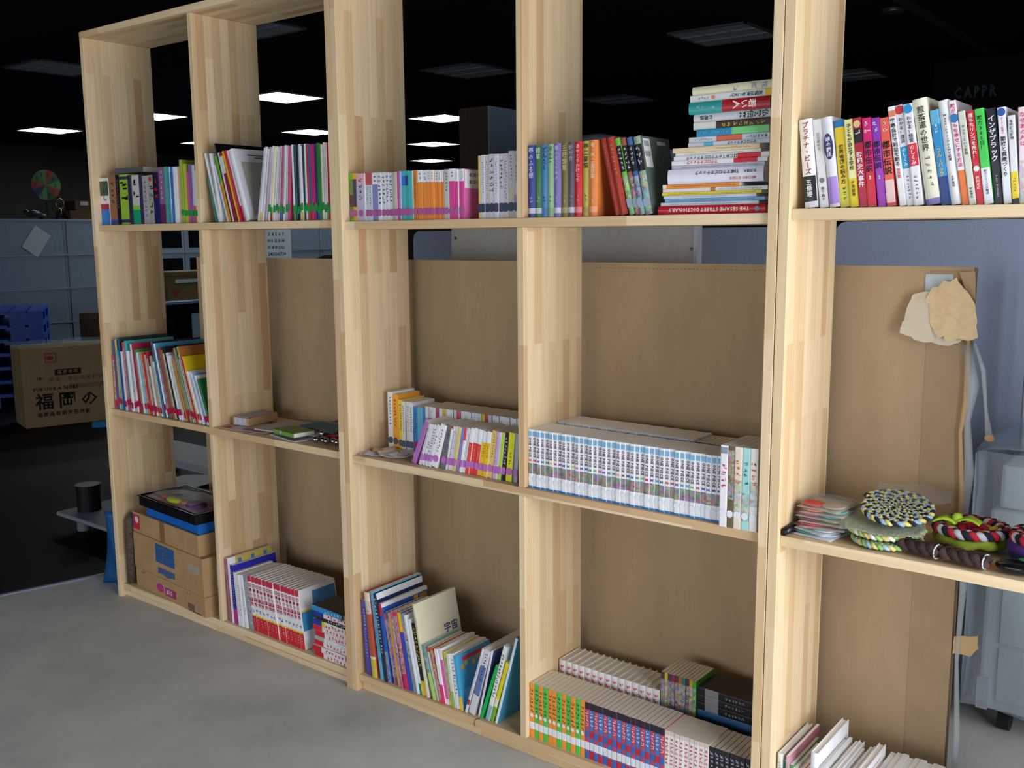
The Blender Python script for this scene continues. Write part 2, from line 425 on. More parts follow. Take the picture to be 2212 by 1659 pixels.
    for b_, hx in big: parts.append(('cover_panel', b_.mesh('cover_panel', mat(hx, .5))))
    if pr.f: parts.append(('cover_print', pr.mesh('cover_print', pm)))
    for sk in [o['s']] if o.get('s') else []:
        hx, zc, r = sk; sm = MB(); top = []; bot = []
        x0 = max(0, w/2-r); x1 = min(w, w/2+r)
        for k in range(9):
            x = x0+(x1-x0)*k/8; dz = math.sqrt(max(0, r*r-(x-w/2)**2)); top.append((x, yf-.0003, zc*h+dz)); bot.append((x, yf-.0003, zc*h-dz))
        sm.add(bot+top, [(k, k+1, k+10, k+9) for k in range(8)])
        c = lin(hx)
        ink = MB()
        parts.append(('sticker', sm.mesh('sticker', mat(hx, .35, coat=.2))))
    _bk[key] = parts
    return parts
def put_book(name, w, h, d, hexc, o, M4, label, cat, group):
    r = bpy.data.objects.new(name, None); C.objects.link(r); r.empty_display_size = .02
    r.matrix_world = M4; tag(r, label, cat, group)
    for pn, me in book_meshes(w, h, d, hexc, o):
        c = bpy.data.objects.new(pn, me); C.objects.link(c); c.parent = r
    return r
def quad2(w, h, a):
    c, s = math.cos(a), math.sin(a)
    q = [(x*c+z*s, -x*s+z*c) for x, z in ((0, 0), (w, 0), (w, h), (0, h))]
    zm = min(p[1] for p in q); return [(x, z-zm) for x, z in q], -zm
def span(q, z):
    xs = []
    for i in range(4):
        (x0, z0), (x1, z1) = q[i], q[(i+1) % 4]
        if min(z0, z1)-1e-9 <= z <= max(z0, z1)+1e-9:
            xs.append(x0 if abs(z1-z0) < 1e-9 else x0+(x1-x0)*(z-z0)/(z1-z0))
            if abs(z1-z0) < 1e-9: xs.append(x1)
    return (min(xs), max(xs)) if xs else None
def pack(specs, x0, k):
    """stand leaning books side by side without overlap; returns their x offsets and outlines"""
    placed = []; res = []
    for w, h, a in specs:
        q, up_ = quad2(w*k, h, a); need = None
        if not placed: need = x0
        else:
            need = -1e9
            for P in placed[-4:]:
                for z in [p[1] for p in P]+[p[1] for p in q]:
                    sA = span(P, z); sB = span(q, z)
                    if sA and sB: need = max(need, sA[1]-sB[0]+.0004)
        Q = [(x+need, z) for x, z in q]; placed.append(Q); res.append((need, up_))
    right = max(p[0] for p in placed[-1][:2]) if placed else x0
    return res, right
COLN = [('black', (20, 20, 26)), ('dark grey', (90, 90, 96)), ('grey', (160, 160, 160)), ('white', (232, 234, 240)), ('cream', (226, 220, 196)), ('red', (200, 36, 46)), ('crimson', (176, 28, 64)), ('pink', (214, 96, 144)), ('magenta', (208, 24, 112)), ('orange', (232, 136, 50)), ('yellow', (232, 204, 40)), ('mustard', (192, 178, 80)), ('olive', (128, 116, 56)), ('green', (64, 150, 76)), ('light green', (146, 190, 110)), ('teal', (46, 140, 136)), ('cyan', (72, 178, 190)), ('light blue', (120, 176, 216)), ('blue', (48, 96, 180)), ('navy', (30, 40, 92)), ('purple', (120, 64, 150)), ('lavender', (160, 148, 204)), ('mauve', (176, 150, 172)), ('pale grey', (202, 204, 210)), ('brown', (150, 104, 72)), ('dark mauve', (94, 82, 96)), ('tan', (212, 188, 130)), ('rust', (168, 60, 44))]
def colname(hx):
    v = [int(hx[i:i+2], 16) for i in (1, 3, 5)]
    return min(COLN, key=lambda c: sum((a-b)**2 for a, b in zip(v, c[1])))[0]
def book_row(key, name, cat, noun, anchor, where, group, dd=.13, x0=None, x1=None, start=1):
    xs, xe, zs, Y, L = ROWS[key]
    if x0 is not None: xs = x0
    if x1 is not None: xe = x1
    sp = [(w/1000, h/1000, math.radians(a)) for w, h, a, c, o in L]
    lo, hi = .2, 2.0
    for _ in range(30):
        k = (lo+hi)/2
        if pack(sp, xs, k)[1] > xe: hi = k
        else: lo = k
    pos, _r = pack(sp, xs, lo); rng = random.Random(key)
    for i, (w, h, a, c, o) in enumerate(L):
        w = w/1000*lo; h /= 1000; a = math.radians(a); o = dict(o); d = o.pop('d', dd)
        M4 = Matrix.Translation((pos[i][0], Y+rng.uniform(0, .006), zs+pos[i][1]+.0003)) @ Matrix.Rotation(a, 4, 'Y')
        desc = o.get('n') or '%s %s' % (colname(c), noun)
        put_book(name, w-.0003, h, d, c, o, M4, '%s, %s from %s, %s' % (desc, ordinal(i+start), anchor, where), cat, group)
def flat_book(name, L, w, d, h, hexc, o, loc, rz, label, cat, group, up_end='right'):
    """book lying flat, spine to the front; L unused length alias"""
    # standing book turned so its head points to +x; w = thickness, h = height along x
    M4 = Matrix.Translation(loc) @ Matrix.Rotation(rz, 4, 'Z') @ Matrix.Translation((0, 0, w)) @ Matrix.Rotation(PI/2, 4, 'Y')
    return put_book(name, w, h, d, hexc, o, M4, label, cat, group)

# ------------------------------------------------------------------ room shell
def struct(name, mb, m, parent=None):
    o = mb.build(name, m, parent)
    if parent is None: o['kind'] = 'structure'
    return o
CONC = mottled('worn_concrete', '#a8a9a6', '#cccdc8', 1.7, .75, 11, c3='#bfc0bc', bump=.05)
DARKFLOOR = mottled('dark_vinyl_floor', '#120e0b', '#181210', 3.0, .6, 5, (1, .2, 1), spec=.12)
BLACKCEIL = mottled('black_ceiling', '#121418', '#181a1f', 3.0, .9, 4, spec=.05)
DARKWALL = mottled('dark_plaster', '#34352f', '#3c3c36', 2.0, .9, 4, spec=.1)  # evenly dark plaster, faintly mottled
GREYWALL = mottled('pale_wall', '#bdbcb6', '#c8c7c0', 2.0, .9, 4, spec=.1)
X0R, X1R, Y0R, Y1R, HC = -11.5, 5.0, -5.0, 13.5, 3.0
struct('floor', MB().box(X0R-.3, X1R+.3, Y0R-.3, Y1R+.3, -.1, 0), CONC)
# dark floor area beyond a slanting edge, with a pale metal edging strip
fb = MB().prism([(0, 0), (1, 0), (1, 1)], 0, 1); fb = MB()
def slab(pts, z0, z1):
    n = len(pts); m = MB(); m.add([(x, y, z0) for x, y in pts]+[(x, y, z1) for x, y in pts], [tuple(range(n-1, -1, -1)), tuple(range(n, 2*n))]+[(i, (i+1) % n, (i+1) % n+n, i+n) for i in range(n)]); return m
struct('floor_dark', slab([(X0R, Y0R+3), (-1.17, Y0R+3), (-.55, .36), (-.55, 1.0), (-.1, 2.6), (-.1, Y1R), (X0R, Y1R)], 0, .004), DARKFLOOR)
struct('trim_1', slab([(-1.175, Y0R+3), (-1.155, Y0R+3), (-.535, .36), (-.555, .36)], 0, .007), mat('#8890a0', .4, .6))
struct('ceiling', MB().box(X0R-.3, X1R+.3, Y0R-.3, Y1R+.3, HC, HC+.1), BLACKCEIL)
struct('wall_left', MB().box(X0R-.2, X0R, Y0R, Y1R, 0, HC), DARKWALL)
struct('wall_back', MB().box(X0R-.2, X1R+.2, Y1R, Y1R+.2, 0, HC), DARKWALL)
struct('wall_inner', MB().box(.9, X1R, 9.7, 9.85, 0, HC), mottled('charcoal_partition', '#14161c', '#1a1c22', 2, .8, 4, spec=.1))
w = MB()   # side wall with a long window
w.box(X1R, X1R+.2, Y0R, -4.85, 0, HC); w.box(X1R, X1R+.2, 3.15, Y1R, 0, HC); w.box(X1R, X1R+.2, -4.85, 3.15, 0, .12); w.box(X1R, X1R+.2, -4.85, 3.15, 2.36, HC)
struct('wall_right', w, GREYWALL)
w = MB()   # wall behind the camera; its wide window is added for front fill
w.box(X0R-.2, -2.05, Y0R-.2, Y0R, 0, HC); w.box(4.45, X1R+.2, Y0R-.2, Y0R, 0, HC); w.box(-2.05, 4.45, Y0R-.2, Y0R, 0, .3); w.box(-2.05, 4.45, Y0R-.2, Y0R, 2.12, HC)
struct('wall_front', w, mottled('grey_wall', '#8a8984', '#94938d', 2.0, .9, 4, spec=.1))
FR = mat('#c8ccd0', .4, .5)
w = MB()
for k in range(7): w.box(X1R+.06, X1R+.12, -4.85+1.326*k, -4.81+1.326*k, .12, 2.36)
w.box(X1R+.06, X1R+.12, -4.85, 3.15, .12, .17); w.box(X1R+.06, X1R+.12, -4.85, 3.15, 2.31, 2.36)
struct('window_1', w, FR)
w = MB()
for k in range(6): w.box(-2.05+1.292*k, -2.01+1.292*k, Y0R-.12, Y0R-.06, .3, 2.12)
w.box(-2.05, 4.45, Y0R-.12, Y0R-.06, .3, .35); w.box(-2.05, 4.45, Y0R-.12, Y0R-.06, 2.07, 2.12)
struct('added_window_2', w, FR)  # unseen window frame, added along with the front fill
struct('trim_2', MB().box(1.70, 1.76, 3.2, 9.7, HC-.02, HC), mat('#1c1e24', .7))

# ceiling fixtures: 600 mm recessed louvre panels
LIT = emit_mat('lit_tube_panel', (.93, 1.0, .97), 14)
OFFP = mat('#8a949e', .5); LOUV = mat('#767e88', .4, .3); FRM = mat('#3a3e44', .5, .2)
def fixture(x, y, lit, label, group):
    t = thing('ceiling_light', label, 'ceiling light', (x, y, HC), 0, group)
    m = MB(); a = .31
    m.box(-a, a, -a, -a+.018, -.012, 0); m.box(-a, a, a-.018, a, -.012, 0); m.box(-a, -a+.018, -a, a, -.012, 0); m.box(a-.018, a, -a, a, -.012, 0)
    m.build('frame', LOUV if lit else FRM, t)
    MB().box(-a+.018, a-.018, -a+.018, a-.018, -.005, -.001).build('diffuser', LIT if lit else OFFP, t)
    for q in (-.1, .1): MB().box(-a+.018, a-.018, q-.002, q+.002, -.012, -.005).build('louver_blade', LOUV, t)
    for q in (-.1, .1): MB().box(q-.002, q+.002, -a+.018, a-.018, -.012, -.005).build('louver_blade', LOUV, t)
GX = [.42, -1.97, -4.47, -6.85, -9.2]; GY = [2.1, 4.45, 6.88, 9.3, 11.8]
names = {(0, 1): 0, (1, 1): 0, (2, 1): 1, (3, 1): 1, (4, 1): 1, (0, 2): 0, (1, 2): 0, (2, 2): 1, (3, 2): 1, (4, 2): 1, (1, 0): 0, (2, 0): 0, (0, 3): 0, (3, 3): 1, (4, 4): 1}
for (i, j), l in names.items():
    fixture(GX[i], GY[j], l, ('glowing white square ceiling light in the dark ceiling' if l else 'unlit grey square ceiling light in the dark ceiling'), 'lit ceiling panels' if l else 'unlit ceiling panels')
t = thing('downlight', 'small round unlit downlight recessed in black ceiling', 'downlight', (1.6, 4.44, HC))
MB().cyl((0, 0, -.012), .085, .012, n=24).build('rim', mat('#30343a', .4, .4), t)
MB().cyl((0, 0, -.016), .06, .004, n=24).build('reflector', mat('#909aa4', .15, .9), t)
# dim chalked letters on the charcoal partition
ld = MB()

# ------------------------------------------------------------------ bookcases
R_, D_ = .0131, .3113
def bookcase(xa, xb, dv, zz, label, group):
    """xa..xb outer faces; dv divider faces; zz = (bottom, middle, upper) shelf tops"""
    t = thing('bookcase', label, 'bookcase', (xa, 0, 0), 0, group)
    th = .0257; W = xb-xa
    for x in (0, W-th): bevel(MB().box(x, x+th, 0, D_, 0, 2.4154).build('side_board', WOOD_V, t), .0012, 1)
    bevel(MB().box(0, W, 0, D_, 2.4156, 2.4407).build('top_board', WOOD_H, t), .0012, 1)
    lv = []
    for z in zz:
        bevel(MB().box(th, W-th, R_, D_, z-.0262, z).build('shelf_board', WOOD_H, t), .0012, 1); lv.append(z)
    d0, d1 = dv[0]-xa, dv[1]-xa
    for a, b in ((zz[0], zz[1]-.0264), (zz[1], zz[2]-.0264), (zz[2], 2.4154)):
        bevel(MB().box(d0, d1, R_, D_, a+.0002, b).build('divider_board', WOOD_V, t), .0012, 1)
    bevel(MB().box(th, W-th, R_+.014, R_+.034, 0, zz[0]-.0264).build('plinth', WOOD_H, t), .001, 1)
    for x, zc in ((0, 0), (W, 0)): pass
    return t
A = bookcase(-.3046, 1.2304, (.4380, .4608), (.0598, .8575, 1.6508), 'pine bookcase whose free end stands beside the dark floor', 'pine bookcases')
B = bookcase(1.2312, 2.7667, (1.9773, 2.0005), (.0598, .8543, 1.6445), 'pine bookcase joined between the two others, full of comics', 'pine bookcases')
Cc = bookcase(2.7690, 4.3045, (3.5270, 3.5500), (.0598, .8568, 1.6522), 'pine bookcase with braided craft mats on its middle shelf', 'pine bookcases')

# book rows measured on the shelves: x start, x end, shelf height, spine plane, [thickness mm, height mm, lean deg, colour, options]
ROWS={}
ROWS['AL_top']=(-0.3253,0.4054,1.6508,0.030,[
 (64.2,196,0,'#e6e4e2',{'b':[(0,0.33,'#1a78cc'),(0.33,0.45,'#a01830'),(0.62,0.93,'#2c5a38')],'g':('#b02038',0.45,0.95)}),
 (54.1,201,0,'#9a6a48',{'b':[(0,0.1,'#3a4a9a')],'side':'#7088c0','g':('#403040',0.3,0.9)}),
 (25.8,205,0,'#14141f',{'g':('#8a8a98',0.3,0.9)}),
 (68.4,204,0,'#9cc23c',{'b':[(0.04,0.1,'#223a6a'),(0.9,0.96,'#2a4a60')],'g':('#182810',0.15,0.88,1)}),
 (22.5,199,0,'#262c44',{}),
 (54.7,198,0,'#c8c8c0',{'b':[(0,0.3,'#12a070'),(0.3,0.38,'#98c040')],'g':('#20202c',0.42,0.95,1)}),
 (24.5,198,0,'#30305a',{}),
 (39.3,192,0,'#a8a4a8',{'g':('#707078',0.1,0.9)}),
 (37.1,193,0,'#a0a398',{'s':('#d02818',0.92,0.009),'g':('#282830',0.15,0.8,1)}),
 (36.7,195,0,'#1a1a5a',{'b':[(0.55,0.96,'#1a1530')],'g':('#e02030',0.4,0.92,1)}),
 (41.9,221,0,'#8a6090',{'b':[(0,0.35,'#6a2a5a')],'g':('#d8c8e0',0.4,0.95)}),
 (19.9,221,0,'#50a0a0',{'side':'#e9eaf0'}),
 (19.0,220,0,'#4a90a8',{'side':'#e9eaf0'}),
 (20.5,219,0,'#3a70b8',{'side':'#e9eaf0'}),
 (27.3,218,0,'#e8eaf0',{}),
 (18.6,218,0,'#e0b098',{'side':'#e8d8c8'}),
 (18.5,242,0,'#9ab848',{'side':'#88a830','s':('#2a9a48',0.17,0.012)}),
 (19.1,226,0,'#b8c040',{'s':('#2a9a48',0.17,0.012)}),
 (16.7,194,0,'#d06090',{'s':('#2a9a48',0.2,0.012)}),
 (21.9,222,0,'#9060a8',{'s':('#2a9a48',0.17,0.012),'side':'#d8d0e0'}),
 (17.3,218,0,'#d8d8e8',{'b':[(0,0.3,'#e86030')],'s':('#2a9a48',0.17,0.012)}),
 (14.2,196,0,'#e0d8e0',{'s':('#2a9a48',0.19,0.012)}),
 (14.1,191,0,'#d0b0c0',{'s':('#2a9a48',0.19,0.012),'g':('#a04060',0.3,0.9)}),
])
ROWS['AR_lean']=(0.4906,0.7192,1.6508,0.030,[
 (17.5,171,-13.5,'#2a8078',{'d':0.2,'g':('#c0d0d0',0.3,0.9)}),
 (15.2,265,-15.3,'#dfe4ea',{'d':0.21,'g':('#c03040',0.05,0.6)}),
 (16.8,258,-10.6,'#e6e8f0',{'d':0.21,'g':('#404050',0.2,0.8)}),
 (12.1,220,-17.6,'#d8dae6',{'d':0.2}),
 (19.0,252,-15.4,'#e09a28',{'d':0.21,'b':[(0.6,1,'#58b030')],'g':('#803010',0.05,0.55)}),
 (9.4,301,-16.5,'#0c0c12',{'d':0.25,'n':'large black folder','hard':1}),
 (14.7,263,-15.7,'#dcd8dc',{'d':0.2}),
 (21.2,262,-16.3,'#8a1840',{'d':0.2,'b':[(0.7,0.95,'#d8d0d8')]}),
 (13.1,270,-17.4,'#e0b020',{'d':0.21}),
 (14.4,271,-16.8,'#c02848',{'d':0.21,'g':('#f0d0d0',0.2,0.9)}),
 (14.2,271,-17.8,'#e0d0d4',{'d':0.21,'b':[(0,0.22,'#c02030')],'g':('#603050',0.3,0.9)}),
 (33.1,273,-18.5,'#e4e4ec',{'d':0.2,'n':'white picture book with grey cover panel','panel':1,'hard':1}),
])
ROWS['AR_mag']=(0.7720,1.1707,1.6508,0.030,[
 (11.3,263,12.1,'#e4e6ee',{'d':0.21,'g':('#303048',0.3,0.92)}),
 (11.3,264,11.3,'#e8e8ee',{'d':0.21,'b':[(0,0.12,'#e0c020')]}),
 (11.3,257,10.9,'#dcdce6',{'d':0.21,'g':('#206030',0.3,0.92)}),
 (11.3,261,10.1,'#b8a8b4',{'d':0.21}),
 (11.2,263,9.4,'#e8e8f0',{'d':0.21,'s':('#2a9a48',0.17600000000000002,0.013),'g':('#903050',0.3,0.92)}),
 (11.2,260,8.8,'#e8e4c0',{'d':0.21,'s':('#2a9a48',0.14,0.013),'b':[(0,0.12,'#c03030')]}),
 (11.2,259,8.2,'#e6e8f0',{'d':0.21,'s':('#2a9a48',0.164,0.013),'g':('#303048',0.3,0.92)}),
 (11.1,257,7.6,'#e8e8f0',{'d':0.21,'s':('#2a9a48',0.188,0.013)}),
 (11.1,259,6.9,'#c8b0bc',{'d':0.21,'s':('#2a9a48',0.15200000000000002,0.013),'g':('#206030',0.3,0.92)}),
 (11.1,258,6.3,'#b06080',{'d':0.21,'s':('#2a9a48',0.17600000000000002,0.013),'b':[(0,0.12,'#2868b0')]}),
 (11.1,260,5.6,'#e0e0ea',{'d':0.21,'s':('#2a9a48',0.14,0.013),'g':('#903050',0.3,0.92)}),
 (11.0,258,5.0,'#d8d8e4',{'d':0.21,'s':('#2a9a48',0.164,0.013)}),
 (11.0,254,4.4,'#c85078',{'d':0.21,'s':('#2a9a48',0.188,0.013),'g':('#303048',0.3,0.92)}),
 (11.0,259,0,'#e4e4ee',{'d':0.21,'s':('#2a9a48',0.15200000000000002,0.013),'b':[(0,0.12,'#50a040')]}),
 (10.9,257,0,'#305868',{'d':0.21,'s':('#2a9a48',0.17600000000000002,0.013),'g':('#206030',0.3,0.92)}),
 (10.9,257,0,'#182430',{'d':0.21,'s':('#2a9a48',0.14,0.013)}),
 (10.8,259,0,'#e6e6f0',{'d':0.21,'s':('#2a9a48',0.164,0.013),'g':('#903050',0.3,0.92)}),
 (10.8,252,0,'#e8eaf2',{'d':0.21,'s':('#2a9a48',0.188,0.013),'b':[(0,0.12,'#e0c020')]}),
 (10.7,256,0,'#28405a',{'d':0.21,'s':('#2a9a48',0.15200000000000002,0.013),'g':('#303048',0.3,0.92)}),
 (10.7,258,0,'#e0e0e8',{'d':0.21,'s':('#2a9a48',0.17600000000000002,0.013)}),
 (10.6,256,0,'#b83848',{'d':0.21,'s':('#2a9a48',0.14,0.013),'g':('#206030',0.3,0.92)}),
 (10.6,256,0,'#2868b0',{'d':0.21,'s':('#2a9a48',0.164,0.013),'b':[(0,0.12,'#c03030')]}),
 (10.6,254,0,'#c02870',{'d':0.21,'s':('#2a9a48',0.188,0.013),'g':('#903050',0.3,0.92)}),
 (10.5,255,0,'#c83078',{'d':0.21,'s':('#2a9a48',0.15200000000000002,0.013)}),
 (10.5,255,0,'#28306a',{'d':0.21,'s':('#2a9a48',0.17600000000000002,0.013),'g':('#303048',0.3,0.92)}),
 (10.4,257,0,'#2a7a3a',{'d':0.21,'s':('#2a9a48',0.14,0.013),'b':[(0,0.12,'#2868b0')]}),
 (10.4,255,0,'#3a8a40',{'d':0.21,'s':('#2a9a48',0.164,0.013),'g':('#206030',0.3,0.92)}),
 (10.3,251,0,'#e8e4d8',{'d':0.21,'s':('#2a9a48',0.188,0.013)}),
 (10.3,257,0,'#e4e0d4',{'d':0.21,'s':('#2a9a48',0.15200000000000002,0.013),'g':('#903050',0.3,0.92)}),
 (10.3,255,0,'#e8e8ec',{'d':0.21,'s':('#2a9a48',0.17600000000000002,0.013),'b':[(0,0.12,'#50a040')]}),
 (10.2,254,0,'#b82840',{'d':0.21,'s':('#2a9a48',0.14,0.013),'g':('#303048',0.3,0.92)}),
 (10.2,256,0,'#e0d0b8',{'d':0.21,'s':('#2a9a48',0.164,0.013)}),
 (10.1,250,0,'#d03040',{'d':0.21,'s':('#2a9a48',0.188,0.013),'g':('#206030',0.3,0.92)}),
 (10.1,254,0,'#e8e4ec',{'d':0.21,'s':('#2a9a48',0.15200000000000002,0.013),'b':[(0,0.12,'#e0c020')]}),
])
ROWS['BL_top']=(1.2507,1.7656,1.6445,0.030,[
 (20.0,156,0,'#6a8a40',{'s':('#b05898',0.17,0.011),'b':[(0.3,0.55,'#603040'),(0,0.05,'#60c020'),(0.88,1,'#70b828')],'side':'#e9eaf0'}),
 (16.7,155,0,'#403848',{'s':('#b05898',0.17,0.011),'b':[(0,0.3,'#e0a020'),(0.88,1,'#e0a020')],'side':'#e9eaf0'}),
 (37.8,153,0,'#b8b0c8',{'s':('#b05898',0.17,0.011),'side':'#e9eaf0','g':('#403850',0.4,0.9),'b':[(0.78,1,'#d8a8b0')]}),
 (14.0,154,0,'#c4ccd8',{'s':('#b05898',0.17,0.011),'side':'#e9eaf0','b':[(0.75,1,'#b85058')],'g':('#404858',0.3,0.72)}),
 (17.0,153,0,'#c8d0da',{'s':('#b05898',0.17,0.011),'side':'#e9eaf0','b':[(0.75,1,'#b85058')],'g':('#404858',0.3,0.72)}),
 (26.8,153,0,'#8088c8',{'s':('#b05898',0.17,0.011),'side':'#e9eaf0','b':[(0.76,1,'#e4e6f0')],'g':('#404058',0.78,0.95)}),
 (16.0,152,0,'#dcdfe8',{'s':('#b05898',0.17,0.011),'g':('#202028',0.3,0.95,1)}),
 (15.9,152,0,'#d4d6e0',{'s':('#b05898',0.17,0.011),'g':('#202028',0.3,0.95,1)}),
 (15.0,151,0,'#dadce6',{'s':('#b05898',0.17,0.011),'g':('#202028',0.3,0.95,1)}),
 (14.9,150,0,'#d8dbe8',{'s':('#b05898',0.17,0.011),'g':('#202028',0.3,0.95,1)}),
 (13.3,150,0,'#a8a8a0',{'s':('#b05898',0.17,0.011),'side':'#e9eaf0'}),
 (7.0,151,0,'#d8b8b0',{'s':('#b05898',0.17,0.011)}),
 (7.0,152,0,'#b84890',{'s':('#b05898',0.17,0.011)}),
 (8.1,153,0,'#a0b8d8',{'s':('#b05898',0.17,0.011)}),
 (15.3,153,0,'#48b0b8',{'s':('#b05898',0.17,0.011),'b':[(0.7,0.9,'#2a78c8')],'side':'#e9eaf0'}),
 (13.8,153,0,'#3aa8b0',{'s':('#b05898',0.17,0.011),'b':[(0.7,0.9,'#2040a0')],'side':'#e9eaf0'}),
 (19.4,152,0,'#40b0b0',{'s':('#b05898',0.17,0.011),'side':'#e9eaf0'}),
 (16.1,153,0,'#c87828',{'s':('#b05898',0.17,0.011),'g':('#704010',0.4,0.9)}),
 (22.3,152,0,'#ee8c34',{'s':('#b05898',0.17,0.011),'b':[(0.76,1,'#e6e8f0')],'g':('#303038',0.78,0.95),'side':'#f0a860'}),
 (17.9,151,0,'#ee8c34',{'s':('#b05898',0.17,0.011),'b':[(0.76,1,'#e6e8f0')],'g':('#303038',0.78,0.95),'side':'#f0a860'}),
 (15.0,151,0,'#ee8c34',{'s':('#b05898',0.17,0.011),'b':[(0.76,1,'#e6e8f0')],'g':('#303038',0.78,0.95),'side':'#f0a860'}),
 (14.6,150,0,'#ee8c34',{'s':('#b05898',0.17,0.011),'b':[(0.76,1,'#e6e8f0')],'g':('#303038',0.78,0.95),'side':'#f0a860'}),
 (15.9,149,0,'#ee8c34',{'s':('#b05898',0.17,0.011),'b':[(0.76,1,'#e6e8f0')],'g':('#303038',0.78,0.95),'side':'#f0a860'}),
 (12.3,148,0,'#ee8c34',{'s':('#b05898',0.17,0.011),'b':[(0.76,1,'#e6e8f0')],'g':('#303038',0.78,0.95),'side':'#f0a860'}),
 (9.5,148,0,'#e07828',{'s':('#b05898',0.17,0.011),'b':[(0.76,1,'#dfe1e8')]}),
 (20.6,149,0,'#b8bcb4',{'s':('#b05898',0.17,0.011),'side':'#e9eaf0','g':('#505850',0.5,0.95)}),
 (22.5,150,0,'#d83c90',{'s':('#b05898',0.17,0.011),'b':[(0.76,1,'#e6e8f0')],'g':('#303038',0.78,0.95),'side':'#e9eaf0'}),
 (12.3,148,0,'#d83c90',{'s':('#b05898',0.17,0.011),'b':[(0.76,1,'#e6e8f0')],'g':('#303038',0.78,0.95),'side':'#e9eaf0'}),
 (10.6,148,0,'#d83c90',{'s':('#b05898',0.17,0.011),'b':[(0.76,1,'#e6e8f0')],'g':('#303038',0.78,0.95),'side':'#e9eaf0'}),
 (11.9,148,0,'#d84898',{'s':('#b05898',0.17,0.011),'b':[(0.76,1,'#e6e8f0')],'g':('#303038',0.78,0.95),'side':'#e070b0','barcode':1,'n':'pink paperback with barcoded white cover top','d':0.115}),
])
ROWS['BL_tall']=(1.8181,1.9599,1.6445,0.030,[
 (9.0,183,0,'#dcc078',{'s':('#2a3450',0.17,0.013)}),
 (13.4,184,0,'#ccd0e0',{'s':('#2a3450',0.17,0.013),'g':('#808090',0.4,0.9)}),
 (13.0,184,0,'#c8c0c4',{'s':('#2a3450',0.17,0.013),'g':('#a08050',0.3,0.9)}),
 (18.3,185,0,'#c8c8d4',{'s':('#2a3450',0.17,0.013),'g':('#806070',0.35,0.95,1)}),
 (14.4,184,0,'#ced4e0',{'s':('#2a3450',0.17,0.013),'g':('#808898',0.35,0.9)}),
 (13.1,184,0,'#c4c0c8',{'s':('#2a3450',0.17,0.013),'g':('#282830',0.4,0.92,1)}),
 (16.1,184,0,'#c0bcc8',{'s':('#2a3450',0.17,0.013),'g':('#907080',0.3,0.9)}),
 (17.5,190,0,'#c0b8c4',{'s':('#2a3450',0.17,0.013),'b':[(0,0.5,'#b8b8a0')],'g':('#907080',0.55,0.95)}),
 (18.5,189,0,'#b8b4bc',{'s':('#2a3450',0.17,0.013),'b':[(0.22,0.35,'#b080b0')],'g':('#806080',0.5,0.95)}),
])
ROWS['BR_top']=(1.9979,2.2401,1.6445,0.030,[
 (25.2,201,0,'#2f3f96',{'hard':1,'t':[('夢のふる郷','#b8c0e0',0.97,0.54,0.72)],'b':[(0.055,0.13,'#c8ccd8')],'g':('#b8c0e0',0.18,0.3)}),
 (23.4,200,0,'#3c7a4c',{'hard':1,'t':[('雑草','#c0d8c0',0.97,0.69,0.72)],'b':[(0.055,0.13,'#c8ccd8')],'g':('#c0d8c0',0.18,0.3)}),
 (22.2,200,0,'#4088b8',{'hard':1,'t':[('どんたく','#1a3050',0.97,0.56,0.72)],'b':[(0.055,0.13,'#3a78b0')],'g':('#1a3050',0.18,0.3)}),
 (20.4,200,0,'#90b890',{'hard':1,'t':[('草の実','#506850',0.97,0.6399999999999999,0.72)],'b':[(0.055,0.13,'#84a884')],'g':('#506850',0.18,0.3)}),
 (24.1,201,0,'#7a70b4',{'hard':1,'t':[('春のおくりもの','#c0b8e0',0.97,0.5,0.72)],'b':[(0.055,0.13,'#c8ccd8')],'g':('#c0b8e0',0.18,0.3)}),
 (24.3,201,0,'#7e7438',{'hard':1,'t':[('三味線草','#c0b888',0.97,0.56,0.72)],'b':[(0.055,0.13,'#a8a070')],'g':('#c0b888',0.18,0.3)}),
 (20.4,201,0,'#5e5260',{'hard':1,'t':[('砂がき','#b0a8b0',0.97,0.69,0.72)],'b':[(0.055,0.13,'#c8ccd8')],'g':('#b0a8b0',0.18,0.3)}),
 (24.3,201,0,'#cc222e',{'hard':1,'t':[('あやとりかけとり','#f0c0c0',0.97,0.46,0.72)],'b':[(0.055,0.13,'#e08088')],'g':('#f0c0c0',0.18,0.3)}),
 (22.9,201,0,'#c2b450',{'hard':1,'t':[('夢二慕情','#484020',0.97,0.54,0.72)],'b':[(0.055,0.13,'#a89c40')],'g':('#484020',0.18,0.3)}),
 (26.2,202,0,'#e6843e',{'hard':1,'t':[('春・夢二童話集','#f0c8a0',0.97,0.5,0.72)],'b':[(0.055,0.13,'#f0a878')],'g':('#f0c8a0',0.18,0.3)}),
])
